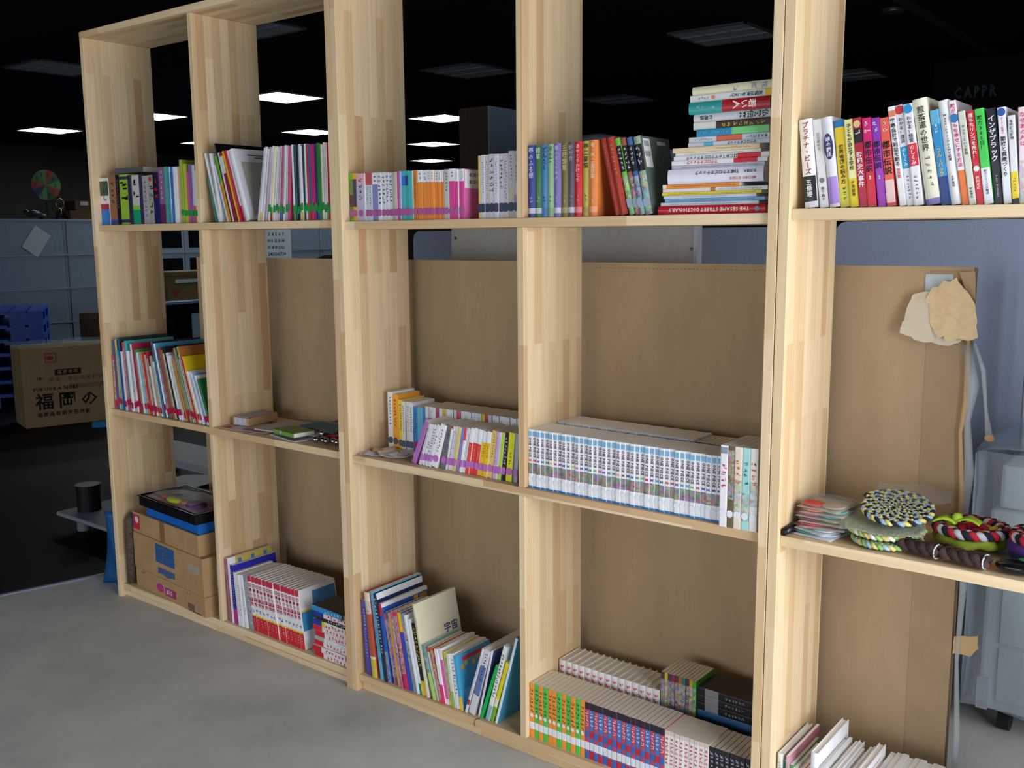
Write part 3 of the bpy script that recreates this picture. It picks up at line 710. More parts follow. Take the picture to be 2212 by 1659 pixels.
ROWS['BR_lean']=(2.2841,2.4104,1.6445,0.030,[
 (17.4,208,-13.4,'#a03028',{'hard':1,'g':('#c09060',0.6,0.95)}),
 (23.5,208,-12.7,'#b03a2c',{'hard':1,'g':('#d0a060',0.5,0.92)}),
 (15.1,206,-13.9,'#6cb848',{'hard':1,'b':[(0.56,0.9,'#181c22')],'g':('#d8dce0',0.58,0.88,1),'s':('#88a0b8',0.16,0.013),'art':(0,0.5,1)}),
 (15.0,206,-13.6,'#a85a50',{'hard':1,'b':[(0.56,0.9,'#181c22')],'g':('#d8dce0',0.58,0.88,1),'s':('#88a0b8',0.16,0.013),'art':(0,0.5,2)}),
 (15.7,205,-12.4,'#3a68a0',{'hard':1,'b':[(0.56,0.9,'#181c22')],'g':('#d8dce0',0.58,0.88,1),'s':('#88a0b8',0.16,0.013),'art':(0,0.5,3)}),
 (20.9,205,-11.3,'#90a890',{'hard':1,'b':[(0.56,0.9,'#181c22')],'g':('#d8dce0',0.58,0.88,1),'s':('#88a0b8',0.16,0.013),'art':(0,0.5,4),'side':'#5a6660','d':0.15,'barcode':2,'n':'thick grey-green hardback with barcode stickers'}),
])
ROWS['C_top']=(2.8199,3.2934,1.6522,0.030,[
 (31.0,204,-6.3,'#eae8e6',{'t':[('プラチナ・ビーズ','#8a1a20',0.97,0.37,0.8),('五條瑛','#e8e8e8',0.32,0.12,0.75)],'b':[(0,0.07,'#d8dce0'),(0.07,0.36,'#1e2028')],'hard':1}),
 (20.8,203,-7.5,'#e4e4e6',{'t':[('日日是好日','#908880',0.85,0.4,0.4),('森下典子','#606060',0.24,0.04,0.4)],'s':('#607868',0.31,0.006)}),
 (24.2,206,-8.1,'#dcdde6',{'t':[('魂の療法','#e0e4f0',0.78,0.56,0.55)],'b':[(0,0.04,'#dcdde6'),(0.04,0.34,'#a888d0')],'oval':('#343468',0.53,0.82),'hard':1}),
 (23.9,197,-7.0,'#e8c828',{'t':[('世界地図の読み方','#202018',0.72,0.27,0.85)],'b':[(0.92,1,'#1878b8'),(0.0,0.25,'#d8d040')],'g':('#504810',0.04,0.24),'side':'#e9eaf0'}),
 (19.5,197,-7.1,'#f0e8a0',{'t':[('子どもが自立する学校','#201810',0.95,0.42,0.6),('汐見稔幸','#504010',0.3,0.12,0.5)],'b':[(0,0.33,'#e8d018')]}),
 (19.0,199,-7.2,'#b01838',{'t':[('昭和史大事件','#f0e8ec',0.62,0.22,0.85)],'b':[(0.72,0.88,'#201820')],'s':('#d8c080',0.93,0.008),'g':('#f0e8ec',0.74,0.87,1)}),
 (19.6,197,-6.7,'#d01870',{'t':[('都市伝説','#181018',0.74,0.38,0.9),('3','#f0e8f0',0.36,0.3,0.6)],'b':[(0,0.4,'#d02038')],'g':('#f0d8e8',0.77,0.97,1)}),
 (17.4,196,-7.4,'#9838b0',{'t':[('都市伝説','#181028',0.74,0.38,0.9),('2','#f0e8f0',0.36,0.3,0.6)],'b':[(0.74,1,'#8830b0')],'g':('#e8d8f0',0.77,0.97,1)}),
 (20.0,195,-7.7,'#e86050',{'t':[('都市伝説','#181018',0.74,0.33,0.95)],'b':[(0.04,0.3,'#e8c8c4'),(0,0.04,'#d84840')],'g':('#f0d8d0',0.77,0.97,1)}),
 (15.4,219,-9.7,'#e8e8ec',{'t':[('戦略会計で利益を創る','#202028',0.88,0.4,0.75),('経営塾','#d03040',0.38,0.28,0.5)],'b':[(0.9,0.96,'#e08060')]}),
 (16.4,221,-9.7,'#e6e6ee',{'t':[('わかる！経済','#303038',0.88,0.62,0.6),('のしくみ','#e8f0f8',0.58,0.38,0.65)],'b':[(0.37,0.59,'#1898d0')],'s':('#d03040',0.95,0.0095),'g':('#606068',0.05,0.3)}),
 (19.1,221,-9.3,'#e6e6ee',{'t':[('わかる！経営','#303038',0.88,0.62,0.6),('のしくみ','#f8e8ec',0.6,0.4,0.65)],'b':[(0.39,0.61,'#d82840')],'s':('#1890d0',0.95,0.0095),'g':('#606068',0.05,0.3)}),
 (30.7,230,-10.6,'#e2e0cc',{'t':[('煎茶道の世界','#383828',0.93,0.5,0.55)],'g':('#a0a088',0.15,0.46),'b':[(0,0.06,'#8078b8')],'side':'#d0ccb8','hard':1,'d':0.15,'n':'thick cream hardback on tea'}),
 (18.9,204,-10.2,'#2a8cc8',{'t':[('フルーバック','#f0c830',0.6,0.3,0.7),('青い時','#d8e8f0',0.85,0.66,0.35)],'b':[(0,0.3,'#1c3c7c'),(0.85,1,'#60b0d8')]}),
 (21.1,223,-10.3,'#e4e6ea',{'t':[('Webマーケティングの入門教科書','#404048',0.87,0.42,0.45),('水野貴明','#606068',0.28,0.16,0.3)],'hard':1}),
 (14.7,221,-10.4,'#eae6ea',{'t':[('親が子どもを幸せにする方法','#d02878',0.97,0.36,0.72)],'b':[(0,0.33,'#e87838')],'s':('#2878b8',0.83,0.009),'side':'#b0a8b0'}),
 (14.1,197,-10.1,'#d4d6cc',{'t':[('サッカーという至福','#484840',0.85,0.3,0.5),('武智幸徳','#504840',0.18,0.06,0.4)]}),
 (14.4,197,-9.5,'#c82434',{'t':[('落ちたリンゴを売れ！','#f0e0e0',0.97,0.48,0.7),('箱田忠昭','#f0d8d8',0.3,0.12,0.5)],'s':('#f0e8e8',0.38,0.006)}),
 (17.8,199,-9.2,'#48c858',{'t':[('親力365日！','#184820',0.93,0.56,0.6),('親力シリーズ大集成','#283870',0.36,0.1,0.5)],'b':[(0,0.38,'#e8eaf0')]}),
 (18.1,198,-8.3,'#1a1c28',{'t':[('インザブラック','#e8e8f0',0.93,0.44,0.85),('アレン・カーストロム','#c8c8d8',0.3,0.07,0.4)],'side':'#34344c'}),
 (15.7,198,-7.3,'#e4e6ee',{'t':[('節税と資産づくり','#1c1c28',0.7,0.28,0.8),('オーナー社長の','#d02838',0.9,0.72,0.5)],'b':[(0,0.03,'#d8dae0')],'s':('#2858a8',0.95,0.008)}),
 (13.7,180,-6.5,'#dcdee4',{'t':[('不機嫌な職場','#484848',0.95,0.62,0.5)],'b':[(0,0.06,'#282830'),(0.06,0.36,'#e8d018')],'g':('#707070',0.12,0.3)}),
 (16.7,195,-4.6,'#e8d8e0',{'t':[('なぜあの人は','#d83878',0.95,0.5,0.7)],'art':(0,0.45,7)}),
])
ROWS['AL_mid']=(-0.3091,0.4128,0.8575,0.025,[
 (16.8,235,-0.6,'#c04040',{'d':0.2,'s':('#c0184a',0.1,0.013),'art':(0.15,0.9,0)}),
 (16.7,302,-1.2,'#3a5ab0',{'d':0.23,'side':'#2060b0','s':('#c0184a',0.1125,0.013),'g':('#a02040',0.3,0.9)}),
 (16.6,306,-1.7,'#e8c840',{'d':0.23,'side':'#3878b0','s':('#c0184a',0.125,0.013)}),
 (16.5,258,-2.3,'#48a8b8',{'d':0.2,'s':('#c0184a',0.1375,0.013),'art':(0.15,0.9,3)}),
 (16.5,315,-2.8,'#2858a0',{'d':0.23,'side':'#204038','g':('#303040',0.3,0.9)}),
 (16.4,256,-3.3,'#e0e0e8',{'d':0.2,'s':('#c0184a',0.1125,0.013)}),
 (16.3,297,-3.8,'#d05070',{'d':0.2,'s':('#c0184a',0.125,0.013),'art':(0.15,0.9,6)}),
 (16.2,303,-4.3,'#58c0c0',{'d':0.23,'side':'#48b8c0','s':('#c0184a',0.1375,0.013),'g':('#303040',0.3,0.9)}),
 (16.1,262,-4.9,'#e8e8f0',{'d':0.2,'s':('#c0184a',0.1,0.013)}),
 (16.0,260,-5.4,'#b8b8c8',{'d':0.2,'s':('#c0184a',0.1125,0.013),'art':(0.15,0.9,9)}),
 (15.9,292,-5.9,'#f0f0f4',{'d':0.23,'side':'#e0e0e4','s':('#c0184a',0.125,0.013),'g':('#205080',0.3,0.9)}),
 (15.8,298,-6.4,'#b02848',{'d':0.2,'s':('#c0184a',0.1375,0.013)}),
 (15.7,272,-6.9,'#38a048',{'d':0.23,'side':'#38a048','s':('#c0184a',0.1,0.013),'art':(0.15,0.9,12)}),
 (15.6,261,-7.4,'#f0f0f0',{'d':0.2,'g':('#a02040',0.3,0.9)}),
 (15.5,257,-7.9,'#98b8d8',{'d':0.2,'s':('#c0184a',0.125,0.013)}),
 (15.4,261,-8.4,'#e09030',{'d':0.2,'s':('#c0184a',0.1375,0.013),'art':(0.15,0.9,15)}),
 (15.3,264,-8.9,'#d03838',{'d':0.2,'s':('#c0184a',0.1,0.013),'g':('#303040',0.3,0.9)}),
 (15.2,256,-9.4,'#b8b4a8',{'d':0.2,'s':('#c0184a',0.1125,0.013)}),
 (15.1,270,-9.9,'#c02040',{'d':0.2,'s':('#c0184a',0.125,0.013),'art':(0.15,0.9,18)}),
 (15.0,211,-10.4,'#ecebe6',{'d':0.2,'s':('#c0184a',0.1375,0.013),'g':('#303040',0.3,0.9)}),
 (14.9,255,-10.8,'#a8a090',{'d':0.2,'s':('#c0184a',0.1,0.013)}),
 (14.8,232,-11.3,'#e0e0d8',{'d':0.2,'s':('#c0184a',0.1125,0.013),'art':(0.15,0.9,21)}),
 (14.7,317,-11.7,'#3878a8',{'d':0.23,'side':'#101828','g':('#205080',0.3,0.9)}),
 (14.6,311,-12.2,'#e8ecf0',{'d':0.23,'side':'#48a0d0','s':('#c0184a',0.1375,0.013)}),
 (14.5,266,-12.7,'#207890',{'d':0.2,'s':('#c0184a',0.1,0.013),'art':(0.15,0.9,24)}),
 (14.4,294,-13.1,'#a04848',{'d':0.2,'s':('#c0184a',0.1125,0.013),'g':('#a02040',0.3,0.9)}),
 (14.3,288,-13.5,'#8a6a50',{'d':0.2,'s':('#c0184a',0.125,0.013)}),
 (14.3,275,-14.0,'#c8b898',{'d':0.23,'side':'#d8b840','s':('#c0184a',0.1375,0.013),'art':(0.15,0.9,27)}),
 (14.2,304,-14.4,'#181820',{'d':0.2,'s':('#c0184a',0.1,0.013),'g':('#303040',0.3,0.9)}),
 (14.1,280,-14.9,'#f0f0f6',{'d':0.23,'side':'#c8ccd8','s':('#c0184a',0.1125,0.013)}),
 (13.9,270,-15.7,'#e6e6ee',{'d':0.2,'s':('#c0184a',0.125,0.013),'art':(0.15,0.9,30)}),
 (13.8,257,-16.1,'#e0e0ea',{'d':0.2,'g':('#303040',0.3,0.9)}),
 (13.7,258,-16.6,'#b08038',{'d':0.2,'s':('#c0184a',0.1,0.013)}),
 (13.7,304,-16.9,'#a03040',{'d':0.2,'s':('#c0184a',0.1125,0.013),'art':(0.15,0.9,33)}),
 (13.6,308,-17.3,'#8a9a70',{'d':0.23,'side':'#7a8858','s':('#c0184a',0.125,0.013),'g':('#205080',0.3,0.9)}),
 (13.5,263,-17.8,'#d8d8c8',{'d':0.2,'s':('#c0184a',0.1375,0.013)}),
 (13.4,316,-18.1,'#98a070',{'d':0.23,'side':'#b07038','s':('#c0184a',0.1,0.013),'art':(0.15,0.9,36)}),
 (13.3,276,-18.6,'#c02858',{'d':0.23,'side':'#e8c820','s':('#c0184a',0.1125,0.013),'g':('#a02040',0.3,0.9)}),
 (13.2,217,-19.1,'#e8ecf4',{'d':0.2,'s':('#c0184a',0.125,0.013)}),
 (13.1,216,-19.5,'#e4e6ee',{'d':0.2,'s':('#c0184a',0.1375,0.013),'art':(0.15,0.9,39)}),
 (13.0,212,-19.9,'#d8e0f0',{'d':0.2,'g':('#303040',0.3,0.9)}),
 (12.9,212,-20.3,'#78a8d8',{'d':0.2,'s':('#c0184a',0.1125,0.013)}),
 (12.8,206,-20.7,'#e8eaf0',{'d':0.2,'s':('#c0184a',0.125,0.013),'art':(0.15,0.9,42)}),
 (12.7,193,-21.2,'#2a8048',{'d':0.2,'s':('#c0184a',0.1375,0.013),'g':('#303040',0.3,0.9)}),
])
ROWS['BL_midF']=(1.5101,1.9584,0.8543,0.040,[
 (20.1,158,24.0,'#b070b8',{'s':('#c070c8',0.2,0.012)}),
 (12.0,150,19.8,'#d8d8e0',{'s':('#c070c8',0.2,0.012),'g':('#404048',0.4,0.9)}),
 (12.6,148,19.3,'#e8e8f0',{'s':('#c070c8',0.2,0.012),'g':('#d03040',0.35,0.6,1)}),
 (12.6,148,18.5,'#e8e8f0',{'s':('#c070c8',0.2,0.012),'g':('#202028',0.3,0.9,1)}),
 (14.3,149,17.9,'#e4e4ee',{'s':('#c070c8',0.2,0.012),'g':('#d04050',0.5,0.75,1)}),
 (24.6,151,18.0,'#f0f0f4',{'s':('#c070c8',0.2,0.012),'g':('#804050',0.3,0.9)}),
 (19.5,150,13.2,'#70707a',{'s':('#c070c8',0.2,0.012),'g':('#202024',0.3,0.9)}),
 (9.2,148,11.9,'#e8e8ee',{'s':('#c070c8',0.2,0.012),'b':[(0.94,1,'#c02830')]}),
 (9.2,148,11.1,'#e8e8f0',{'s':('#c070c8',0.2,0.012),'g':('#202028',0.3,0.9,1)}),
 (12.5,149,11.7,'#f0e8e8',{'s':('#c070c8',0.2,0.012),'g':('#c07080',0.3,0.9)}),
 (12.5,149,11.6,'#d8cc80',{'s':('#c070c8',0.2,0.012)}),
 (12.4,150,11.4,'#8c80c8',{'s':('#c070c8',0.2,0.012),'side':'#b0b0e0'}),
 (10.7,149,10.7,'#f0f0f4',{'s':('#c070c8',0.2,0.012),'b':[(0.72,1,'#e05060')]}),
 (13.3,148,11.5,'#f0f0f6',{'s':('#c070c8',0.2,0.012),'g':('#202028',0.3,0.9)}),
 (15.5,151,10.8,'#ea4032',{'s':('#c070c8',0.2,0.012),'b':[(0.68,1,'#eef0f6')],'g':('#f0c0b8',0.3,0.65),'side':'#e9eaf0'}),
 (19.7,151,10.7,'#ea4032',{'s':('#c070c8',0.2,0.012),'b':[(0.68,1,'#eef0f6')],'g':('#f0c0b8',0.3,0.65),'side':'#e9eaf0'}),
 (16.0,150,9.6,'#ea4032',{'s':('#c070c8',0.2,0.012),'b':[(0.68,1,'#eef0f6')],'g':('#f0c0b8',0.3,0.65),'side':'#e9eaf0'}),
 (19.4,146,10.1,'#f2c414',{'s':('#c070c8',0.2,0.012),'b':[(0.75,1,'#eef0f4')],'g':('#806000',0.4,0.7),'side':'#e9eaf0'}),
 (17.4,148,9.1,'#f2c414',{'s':('#c070c8',0.2,0.012),'b':[(0.75,1,'#eef0f4')],'g':('#806000',0.4,0.7),'side':'#e9eaf0'}),
 (20.7,152,9.2,'#e8c870',{'s':('#c070c8',0.2,0.012),'g':('#a07020',0.4,0.95)}),
 (10.2,151,8.1,'#d8a8d8',{'s':('#c070c8',0.2,0.012),'g':('#804080',0.3,0.9)}),
 (10.1,151,8.0,'#e0e0f0',{'s':('#c070c8',0.2,0.012),'g':('#404080',0.3,0.9)}),
 (11.7,151,7.9,'#c0e030',{'s':('#c070c8',0.2,0.012),'side':'#e9eaf0'}),
 (14.7,152,7.4,'#18181c',{'s':('#c070c8',0.2,0.012),'g':('#d0d0d8',0.3,0.9,1)}),
 (24.6,153,6.2,'#e8e820',{'s':('#c070c8',0.2,0.012),'side':'#e9eaf0','g':('#706000',0.3,0.6)}),
 (15.5,153,3.9,'#a8a8a8',{'s':('#c070c8',0.2,0.012)}),
 (16.0,149,1.6,'#b0b0b8',{'s':('#c070c8',0.2,0.012),'s2':1}),
])
ROWS['BL_midB']=(1.2906,1.8718,0.8543,0.150,[
 (20.0,205,0,'#e8e8ec',{}),
 (21.9,198,0,'#f0a030',{}),
 (16.6,182,0,'#e8c830',{}),
 (12.6,178,0,'#dcdcdc',{}),
 (13.3,178,0,'#d8d8da',{}),
 (14.8,178,0,'#e0e0e6',{}),
 (15.5,165,0,'#2a80c8',{}),
 (20.7,165,0,'#60b0d0',{}),
 (12.2,165,0,'#3a88c8',{}),
 (12.7,172,0,'#a890c8',{}),
 (12.7,172,0,'#9080c0',{}),
 (12.6,172,0,'#b0a0d0',{}),
 (12.5,172,0,'#c05060',{}),
 (12.5,172,0,'#58a088',{}),
 (12.4,172,0,'#c8b848',{}),
 (12.4,172,0,'#5a4638',{}),
 (12.3,172,0,'#584838',{}),
 (12.2,172,0,'#d8d0d8',{}),
 (12.2,172,0,'#d05068',{}),
 (12.1,172,0,'#805898',{}),
 (12.1,172,0,'#6a4a90',{}),
 (12.0,172,0,'#6a80b0',{}),
 (11.9,172,0,'#d0d8e4',{}),
 (11.9,172,0,'#303060',{}),
 (11.8,172,0,'#d0d0da',{}),
 (11.8,172,0,'#d0b848',{}),
 (11.7,172,0,'#c84040',{}),
 (11.6,172,0,'#c0c4cc',{}),
 (11.6,172,0,'#b8bcc8',{}),
 (11.5,172,0,'#b0b8b8',{}),
 (11.5,172,0,'#a0b0b0',{}),
 (11.4,172,0,'#b0b8c8',{}),
 (11.4,172,0,'#b0b8c4',{}),
 (11.3,172,0,'#b4bcc8',{}),
 (11.3,172,0,'#90a8c0',{}),
 (11.2,172,0,'#88a8c8',{}),
 (11.2,172,0,'#80a0c8',{}),
 (11.1,172,0,'#80a0c8',{}),
 (11.0,172,0,'#88a8c8',{}),
 (11.0,172,0,'#90a8c8',{}),
 (10.9,172,0,'#a0b0c8',{}),
 (10.9,172,0,'#a8a070',{}),
 (10.8,172,0,'#b0b4a0',{}),
])
ROWS['AR_bot']=(0.4745,0.9440,0.0598,0.025,[
 (16.3,262,-2.5,'#a85878',{'d':0.21,'g':('#e8d8e0',0.2,0.9)}),
 (13.9,268,-3.2,'#e8e8f4',{'d':0.21,'side':'#c8b860','n':'white magazine with yellow cover','drops':1}),
 (23.1,242,-3.5,'#2a2a98',{'d':0.21,'side':'#2c2cb4','b':[(0,0.25,'#c02890')],'g':('#d0d0e8',0.3,0.9),'n':'royal blue workbook'}),
 (18.9,218,-5.2,'#e8eaf2',{'d':0.18,'side':'#eef0f4','g':('#8090a0',0.2,0.8)}),
 (18.7,215,-5.4,'#e6e8f0',{'d':0.18,'g':('#a06070',0.2,0.8)}),
 (19.1,217,-6.2,'#eceef4',{'d':0.18,'g':('#7080a0',0.2,0.8)}),
 (25.6,219,-8.3,'#8a98a0',{'d':0.18,'art':(0.1,0.95,3)}),
 (22.6,222,-8.8,'#ecebee',{'d':0.18,'ser':'red'}),
 (22.4,223,-8.7,'#ecebee',{'d':0.18,'ser':'red'}),
 (22.3,223,-8.6,'#ecebee',{'d':0.18,'ser':'red'}),
 (22.1,223,-8.5,'#ecebee',{'d':0.18,'ser':'red'}),
 (21.9,224,-8.4,'#ecebee',{'d':0.18,'ser':'red'}),
 (21.8,224,-8.3,'#ecebee',{'d':0.18,'ser':'red'}),
 (21.6,225,-8.2,'#ecebee',{'d':0.18,'ser':'red'}),
 (21.5,225,-8.1,'#ecebee',{'d':0.18,'ser':'red'}),
 (21.3,225,-8.0,'#ecebee',{'d':0.18,'ser':'red'}),
 (21.2,226,-7.9,'#ecebee',{'d':0.18,'ser':'red'}),
 (21.0,226,-7.9,'#ecebee',{'d':0.18,'ser':'red'}),
 (20.9,226,-7.8,'#ecebee',{'d':0.18,'ser':'red'}),
 (20.7,227,-7.7,'#ecebee',{'d':0.18,'ser':'red'}),
 (20.6,227,-7.6,'#ecebee',{'d':0.18,'ser':'red','covblue':1}),
])
ROWS['BL_bot']=(1.2782,1.7346,0.0598,0.025,[
 (27.2,272,-4.0,'#5048a0',{'d':0.2,'g':('#c8c8e8',0.2,0.9)}),
 (30.6,307,-5.4,'#e0d4c0',{'d':0.24,'b':[(0.25,0.75,'#b05838'),(0,0.22,'#c8b848')],'art':(0.3,0.9,11),'hard':1,'side':'#b83840'}),
 (18.5,316,-7.4,'#68b8d8',{'d':0.24,'g':('#204868',0.2,0.9)}),
 (16.8,314,-8.8,'#142848',{'d':0.23,'side':'#162c58','g':('#e0e4f0',0.3,0.95,1),'covt':('見・せ・か・る','#e8ecf4'),'n':'navy picture book with white-lettered cover','hard':1}),
 (16.7,282,-8.0,'#2858b8',{'d':0.23,'side':'#2460c0','b':[(0.85,1,'#c02838')],'art':(0,0.4,12),'covt':('ずかん','#d8e4f0'),'n':'blue illustrated guide'}),
 (10.3,252,-10.0,'#c05060',{'d':0.19,'art':(0.1,0.9,13)}),
 (12.3,259,-10.0,'#4060a8',{'d':0.19,'art':(0.1,0.9,14)}),
 (13.3,259,-9.5,'#e0a040',{'d':0.19}),
 (14.8,266,-9.5,'#c060a0',{'d':0.19,'art':(0.1,0.9,15)}),
 (20.7,269,-10.6,'#c83060',{'d':0.19,'art':(0.2,0.95,16)}),
 (19.0,271,-10.8,'#3050c0',{'d':0.19,'b':[(0.75,1,'#e8c020')]}),
 (16.4,272,-11.3,'#8a90a0',{'d':0.18,'art':(0.4,0.9,17)}),
 (12.3,272,-11.8,'#e8eaf4',{'d':0.18}),
 (12.7,260,-11.4,'#e8eaf0',{'d':0.18,'b':[(0,0.15,'#108858')]}),
 (20.5,249,-11.2,'#181818',{'d':0.18,'b':[(0,0.2,'#f0c020')],'g':('#e8d040',0.4,0.95,1)}),
 (17.4,321,-10.6,'#d8d4b8',{'d':0.2,'side':'#dcd8be','hard':1,'n':'large cream hardback lettered in blue','covt':('宇宙','#283878'),'g':('#283878',0.7,0.85)}),
 (17.0,188,-15.1,'#70a0a0',{'d':0.17,'b':[(0,0.5,'#b8d868')],'art':(0.1,0.8,18)}),
 (12.2,185,-14.6,'#e0d8c0',{'d':0.17,'b':[(0.9,1,'#d05050')]}),
 (14.2,185,-12.6,'#d06030',{'d':0.17,'art':(0.05,0.95,19)}),
 (17.0,186,-10.5,'#ecebf2',{'d':0.17,'b':[(0,0.35,'#e8387c')]}),
 (15.0,191,-9.9,'#e8e0ec',{'d':0.17,'b':[(0.1,0.8,'#e060a8')]}),
 (15.0,184,-8.6,'#e0d040',{'d':0.17,'art':(0.1,0.9,20)}),
 (15.4,183,-7.7,'#d8dcd0',{'d':0.17,'b':[(0,0.3,'#98b860')]}),
 (16.2,186,-8.3,'#e8e8f0',{'d':0.17,'g':('#282838',0.2,0.9,1)}),
 (15.6,183,-8.8,'#48a8d8',{'d':0.17,'b':[(0,0.25,'#f0c020')],'side':'#4aa4d0','covart':1,'n':'light blue comic with orange blotches'}),
])
ROWS['BL_botR']=(1.7365,1.8933,0.0598,0.025,[
 (14.9,250,18.1,'#e0e0ec',{'d':0.2,'b':[(0.12,0.2,'#c02848')],'g':('#b05060',0.25,0.9)}),
 (36.7,246,17.0,'#d4d4de',{'d':0.2,'b':[(0.3,0.75,'#6078b0')],'g':('#404048',0.5,0.95)}),
 (13.2,246,13.9,'#e8e8f4',{'d':0.2,'g':('#c03060',0.3,0.9),'side':'#404880'}),
 (18.7,204,19.3,'#10b050',{'d':0.19,'n':'bright green slim book'}),
 (24.8,279,16.4,'#e6eae4',{'d':0.2,'g':('#283038',0.3,0.9,1),'b':[(0,0.2,'#90b8c8')]}),
 (19.3,226,17.7,'#e0d820',{'d':0.19,'b':[(0,0.25,'#58b048'),(0.25,0.38,'#e8e8e0')]}),
 (15.6,317,15.8,'#d8e8f0',{'d':0.2,'side':'#48a0c8','hard':1}),
])

# ------------------------------------------------------------------ fill the shelves
TXT = ''
for k in ROWS:
    for b in ROWS[k][4]:
        for t in b[4].get('t', []): TXT += t[0]
        if b[4].get('covt'): TXT += b[4]['covt'][0]
STACK = [  # bottom to top: x0, x1, thickness mm, colour, options, description
 (2.426, 2.721, 22, '#c41e2c', dict(hard=1, r=[('THE SESAME STREET DICTIONARY', '#f0e0e0', .86, .1, .62)], b=[(.0, .012, '#b01824')], s=('#4888a8', .925, .006)), 'big red dictionary'),
 (2.430, 2.700, 9, '#c4c8d4', dict(g=('#606878', .1, .8)), 'pale grey slim book'),
 (2.440, 2.714, 9, '#6aa4d0', dict(g=('#204068', .05, .9)), 'light blue slim book'),
 (2.440, 2.695, 8, '#c8ccd8', dict(g=('#707888', .2, .7)), 'greyish white thin book'),
 (2.433, 2.706, 8, '#e8d418', dict(g=('#302808', .05, .95)), 'yellow thin book'),
 (2.433, 2.720, 10, '#d8dadc', dict(b=[(.47, .52, '#a07848')], g=('#3890b0', .55, .95)), 'white book with a brown mark'),
 (2.437, 2.650, 10, '#e88a24', dict(g=('#703808', .1, .95), b=[(0, .05, '#e8e0d8')]), 'orange short book'),
 (2.450, 2.711, 37, '#dfe0f0', dict(hard=1, r=[('久司道夫', '#282830', .93, .8, .22, .3), ('THEマクロビオティック', '#202028', .76, .3, .3, .3), ('MICHIO KUSHI', '#d88068', .93, .6, .26, .74)]), 'very thick lavender-white hardback'),
 (2.458, 2.711, 10, '#b4b4c4', dict(g=('#804060', .1, .95)), 'greyish lavender slim book'),
 (2.462, 2.721, 11, '#e4e4e8', dict(r=[('マクロビオティック', '#d02038', .5, .1, .9)], b=[(.66, .9, '#c81c30')]), 'white cookbook with red lettering'),
 (2.466, 2.723, 12, '#e4e6ea', dict(r=[('はじめてのマクロビオティック', '#282830', .68, .1, .85)], b=[(.68, .92, '#d02030')]), 'white cookbook with black lettering'),
 (2.468, 2.700, 8, '#dcdee0', dict(g=('#608068', .1, .8)), 'thin white booklet'),
 (2.465, 2.700, 12, '#e2cba4', dict(g=('#907040', .5, .9)), 'peach-coloured book'),
 (2.506, 2.723, 11, '#c4cad4', dict(r=[('マクロビオティック', '#303038', .85, .45, .8)], b=[(.2, .32, '#58a8c8')]), 'grey book with blue spots'),
 (2.506, 2.721, 14, '#ccd0d8', dict(r=[('ホメオパシー', '#404048', .98, .72, .8)], b=[(.35, .67, '#d86848')], g=('#7890a8', .05, .3)), 'grey book with an orange pill mark'),
 (2.531, 2.722, 17, '#1c88b4', dict(b=[(.5, 1, '#78d080')], g=('#80c8e0', .05, .45)), 'half blue half green book'),
 (2.520, 2.723, 18, '#d8d8d4', dict(b=[(.3, 1, '#3c2a26')], g=('#c8b048', .35, .95, 1)), 'dark brown and white book'),
 (2.519, 2.723, 20, '#c8cad0', dict(t=[('仏教伝来', '#282828', .98, .55, .95), ('梅原猛', '#404040', .26, .08, .6)], hard=1), 'grey hardback with bold black lettering'),
 (2.509, 2.724, 29, '#2c9494', dict(t=[('若い人', '#f0e4e4', .84, .55, .75)], b=[(.42, 1, '#a81828')], g=('#90c0b8', .08, .34), hard=1), 'thick teal and red hardback'),
 (2.509, 2.724, 17, '#d4d8d8', dict(t=[('友情は海をこえて', '#283038', .9, .5, .8)], b=[(.93, 1, '#e0b820')], s=('#e88050', .3, .005), g=('#606868', .08, .25)), 'white book with a yellow tip'),
 (2.514, 2.723, 21, '#d8d4b4', dict(t=[('花', '#a090b8', .95, .86, .7), ('怒', '#a090b8', .82, .74, .7)], g=('#a898b8', .45, .6, 1), hard=1), 'cream hardback, topmost of the stack'),
]
for s in STACK:
    for q in s[4].get('t', []) + s[4].get('r', []): TXT += q[0]
TXT += 'ONE PIECE日本の歴史国福岡のり県有明海苔共販FUKUOKA NORI安全・安心な味わいBIG0123456789CAPPR見せかるずんク'
load_glyphs(TXT)

# end bookcase ------------------------------------------------------
book_row('AL_top', 'hardback_book', 'book', 'book', 'free end board', "end bookcase upper shelf", 'books on the end bookcase upper shelf', .14, x0=-.2770, x1=.4330)
book_row('AR_lean', 'picture_book', 'book', 'leaning book', 'divider', 'upper shelf of end bookcase', 'leaning books on the end bookcase upper shelf', .2, x0=.5200, x1=.7300)
book_row('AR_mag', 'magazine', 'magazine', 'magazine', 'leaning picture books', 'upper shelf, end bookcase', 'magazines on the end bookcase upper shelf', .21, x0=.7720, x1=1.2020)
book_row('AL_mid', 'picture_book', 'book', 'picture book', 'free end board', 'end bookcase middle shelf', 'picture books on the end bookcase middle shelf', .21, x0=-.2700, x1=.4350)
book_row('AR_bot', 'study_comic', 'book', 'study book', 'divider', 'end bookcase floor-level shelf', 'study books on the end bookcase bottom shelf', .18, x0=.4800, x1=.9500)
b = ROWS['AL_top']
flat = put_book('paperback_book', .022, .19, .13, '#5a5c60', dict(old=1, side='#6a6a64'), Matrix.Translation((-.20, .06, 1.6508+.2125)) @ Matrix.Rotation(math.radians(4), 4, 'Z') @ Matrix.Translation((0, 0, .022)) @ Matrix.Rotation(PI/2, 4, 'Y'), 'grey paperback lying flat on top of the upright row', 'book', 'books on the end bookcase upper shelf')
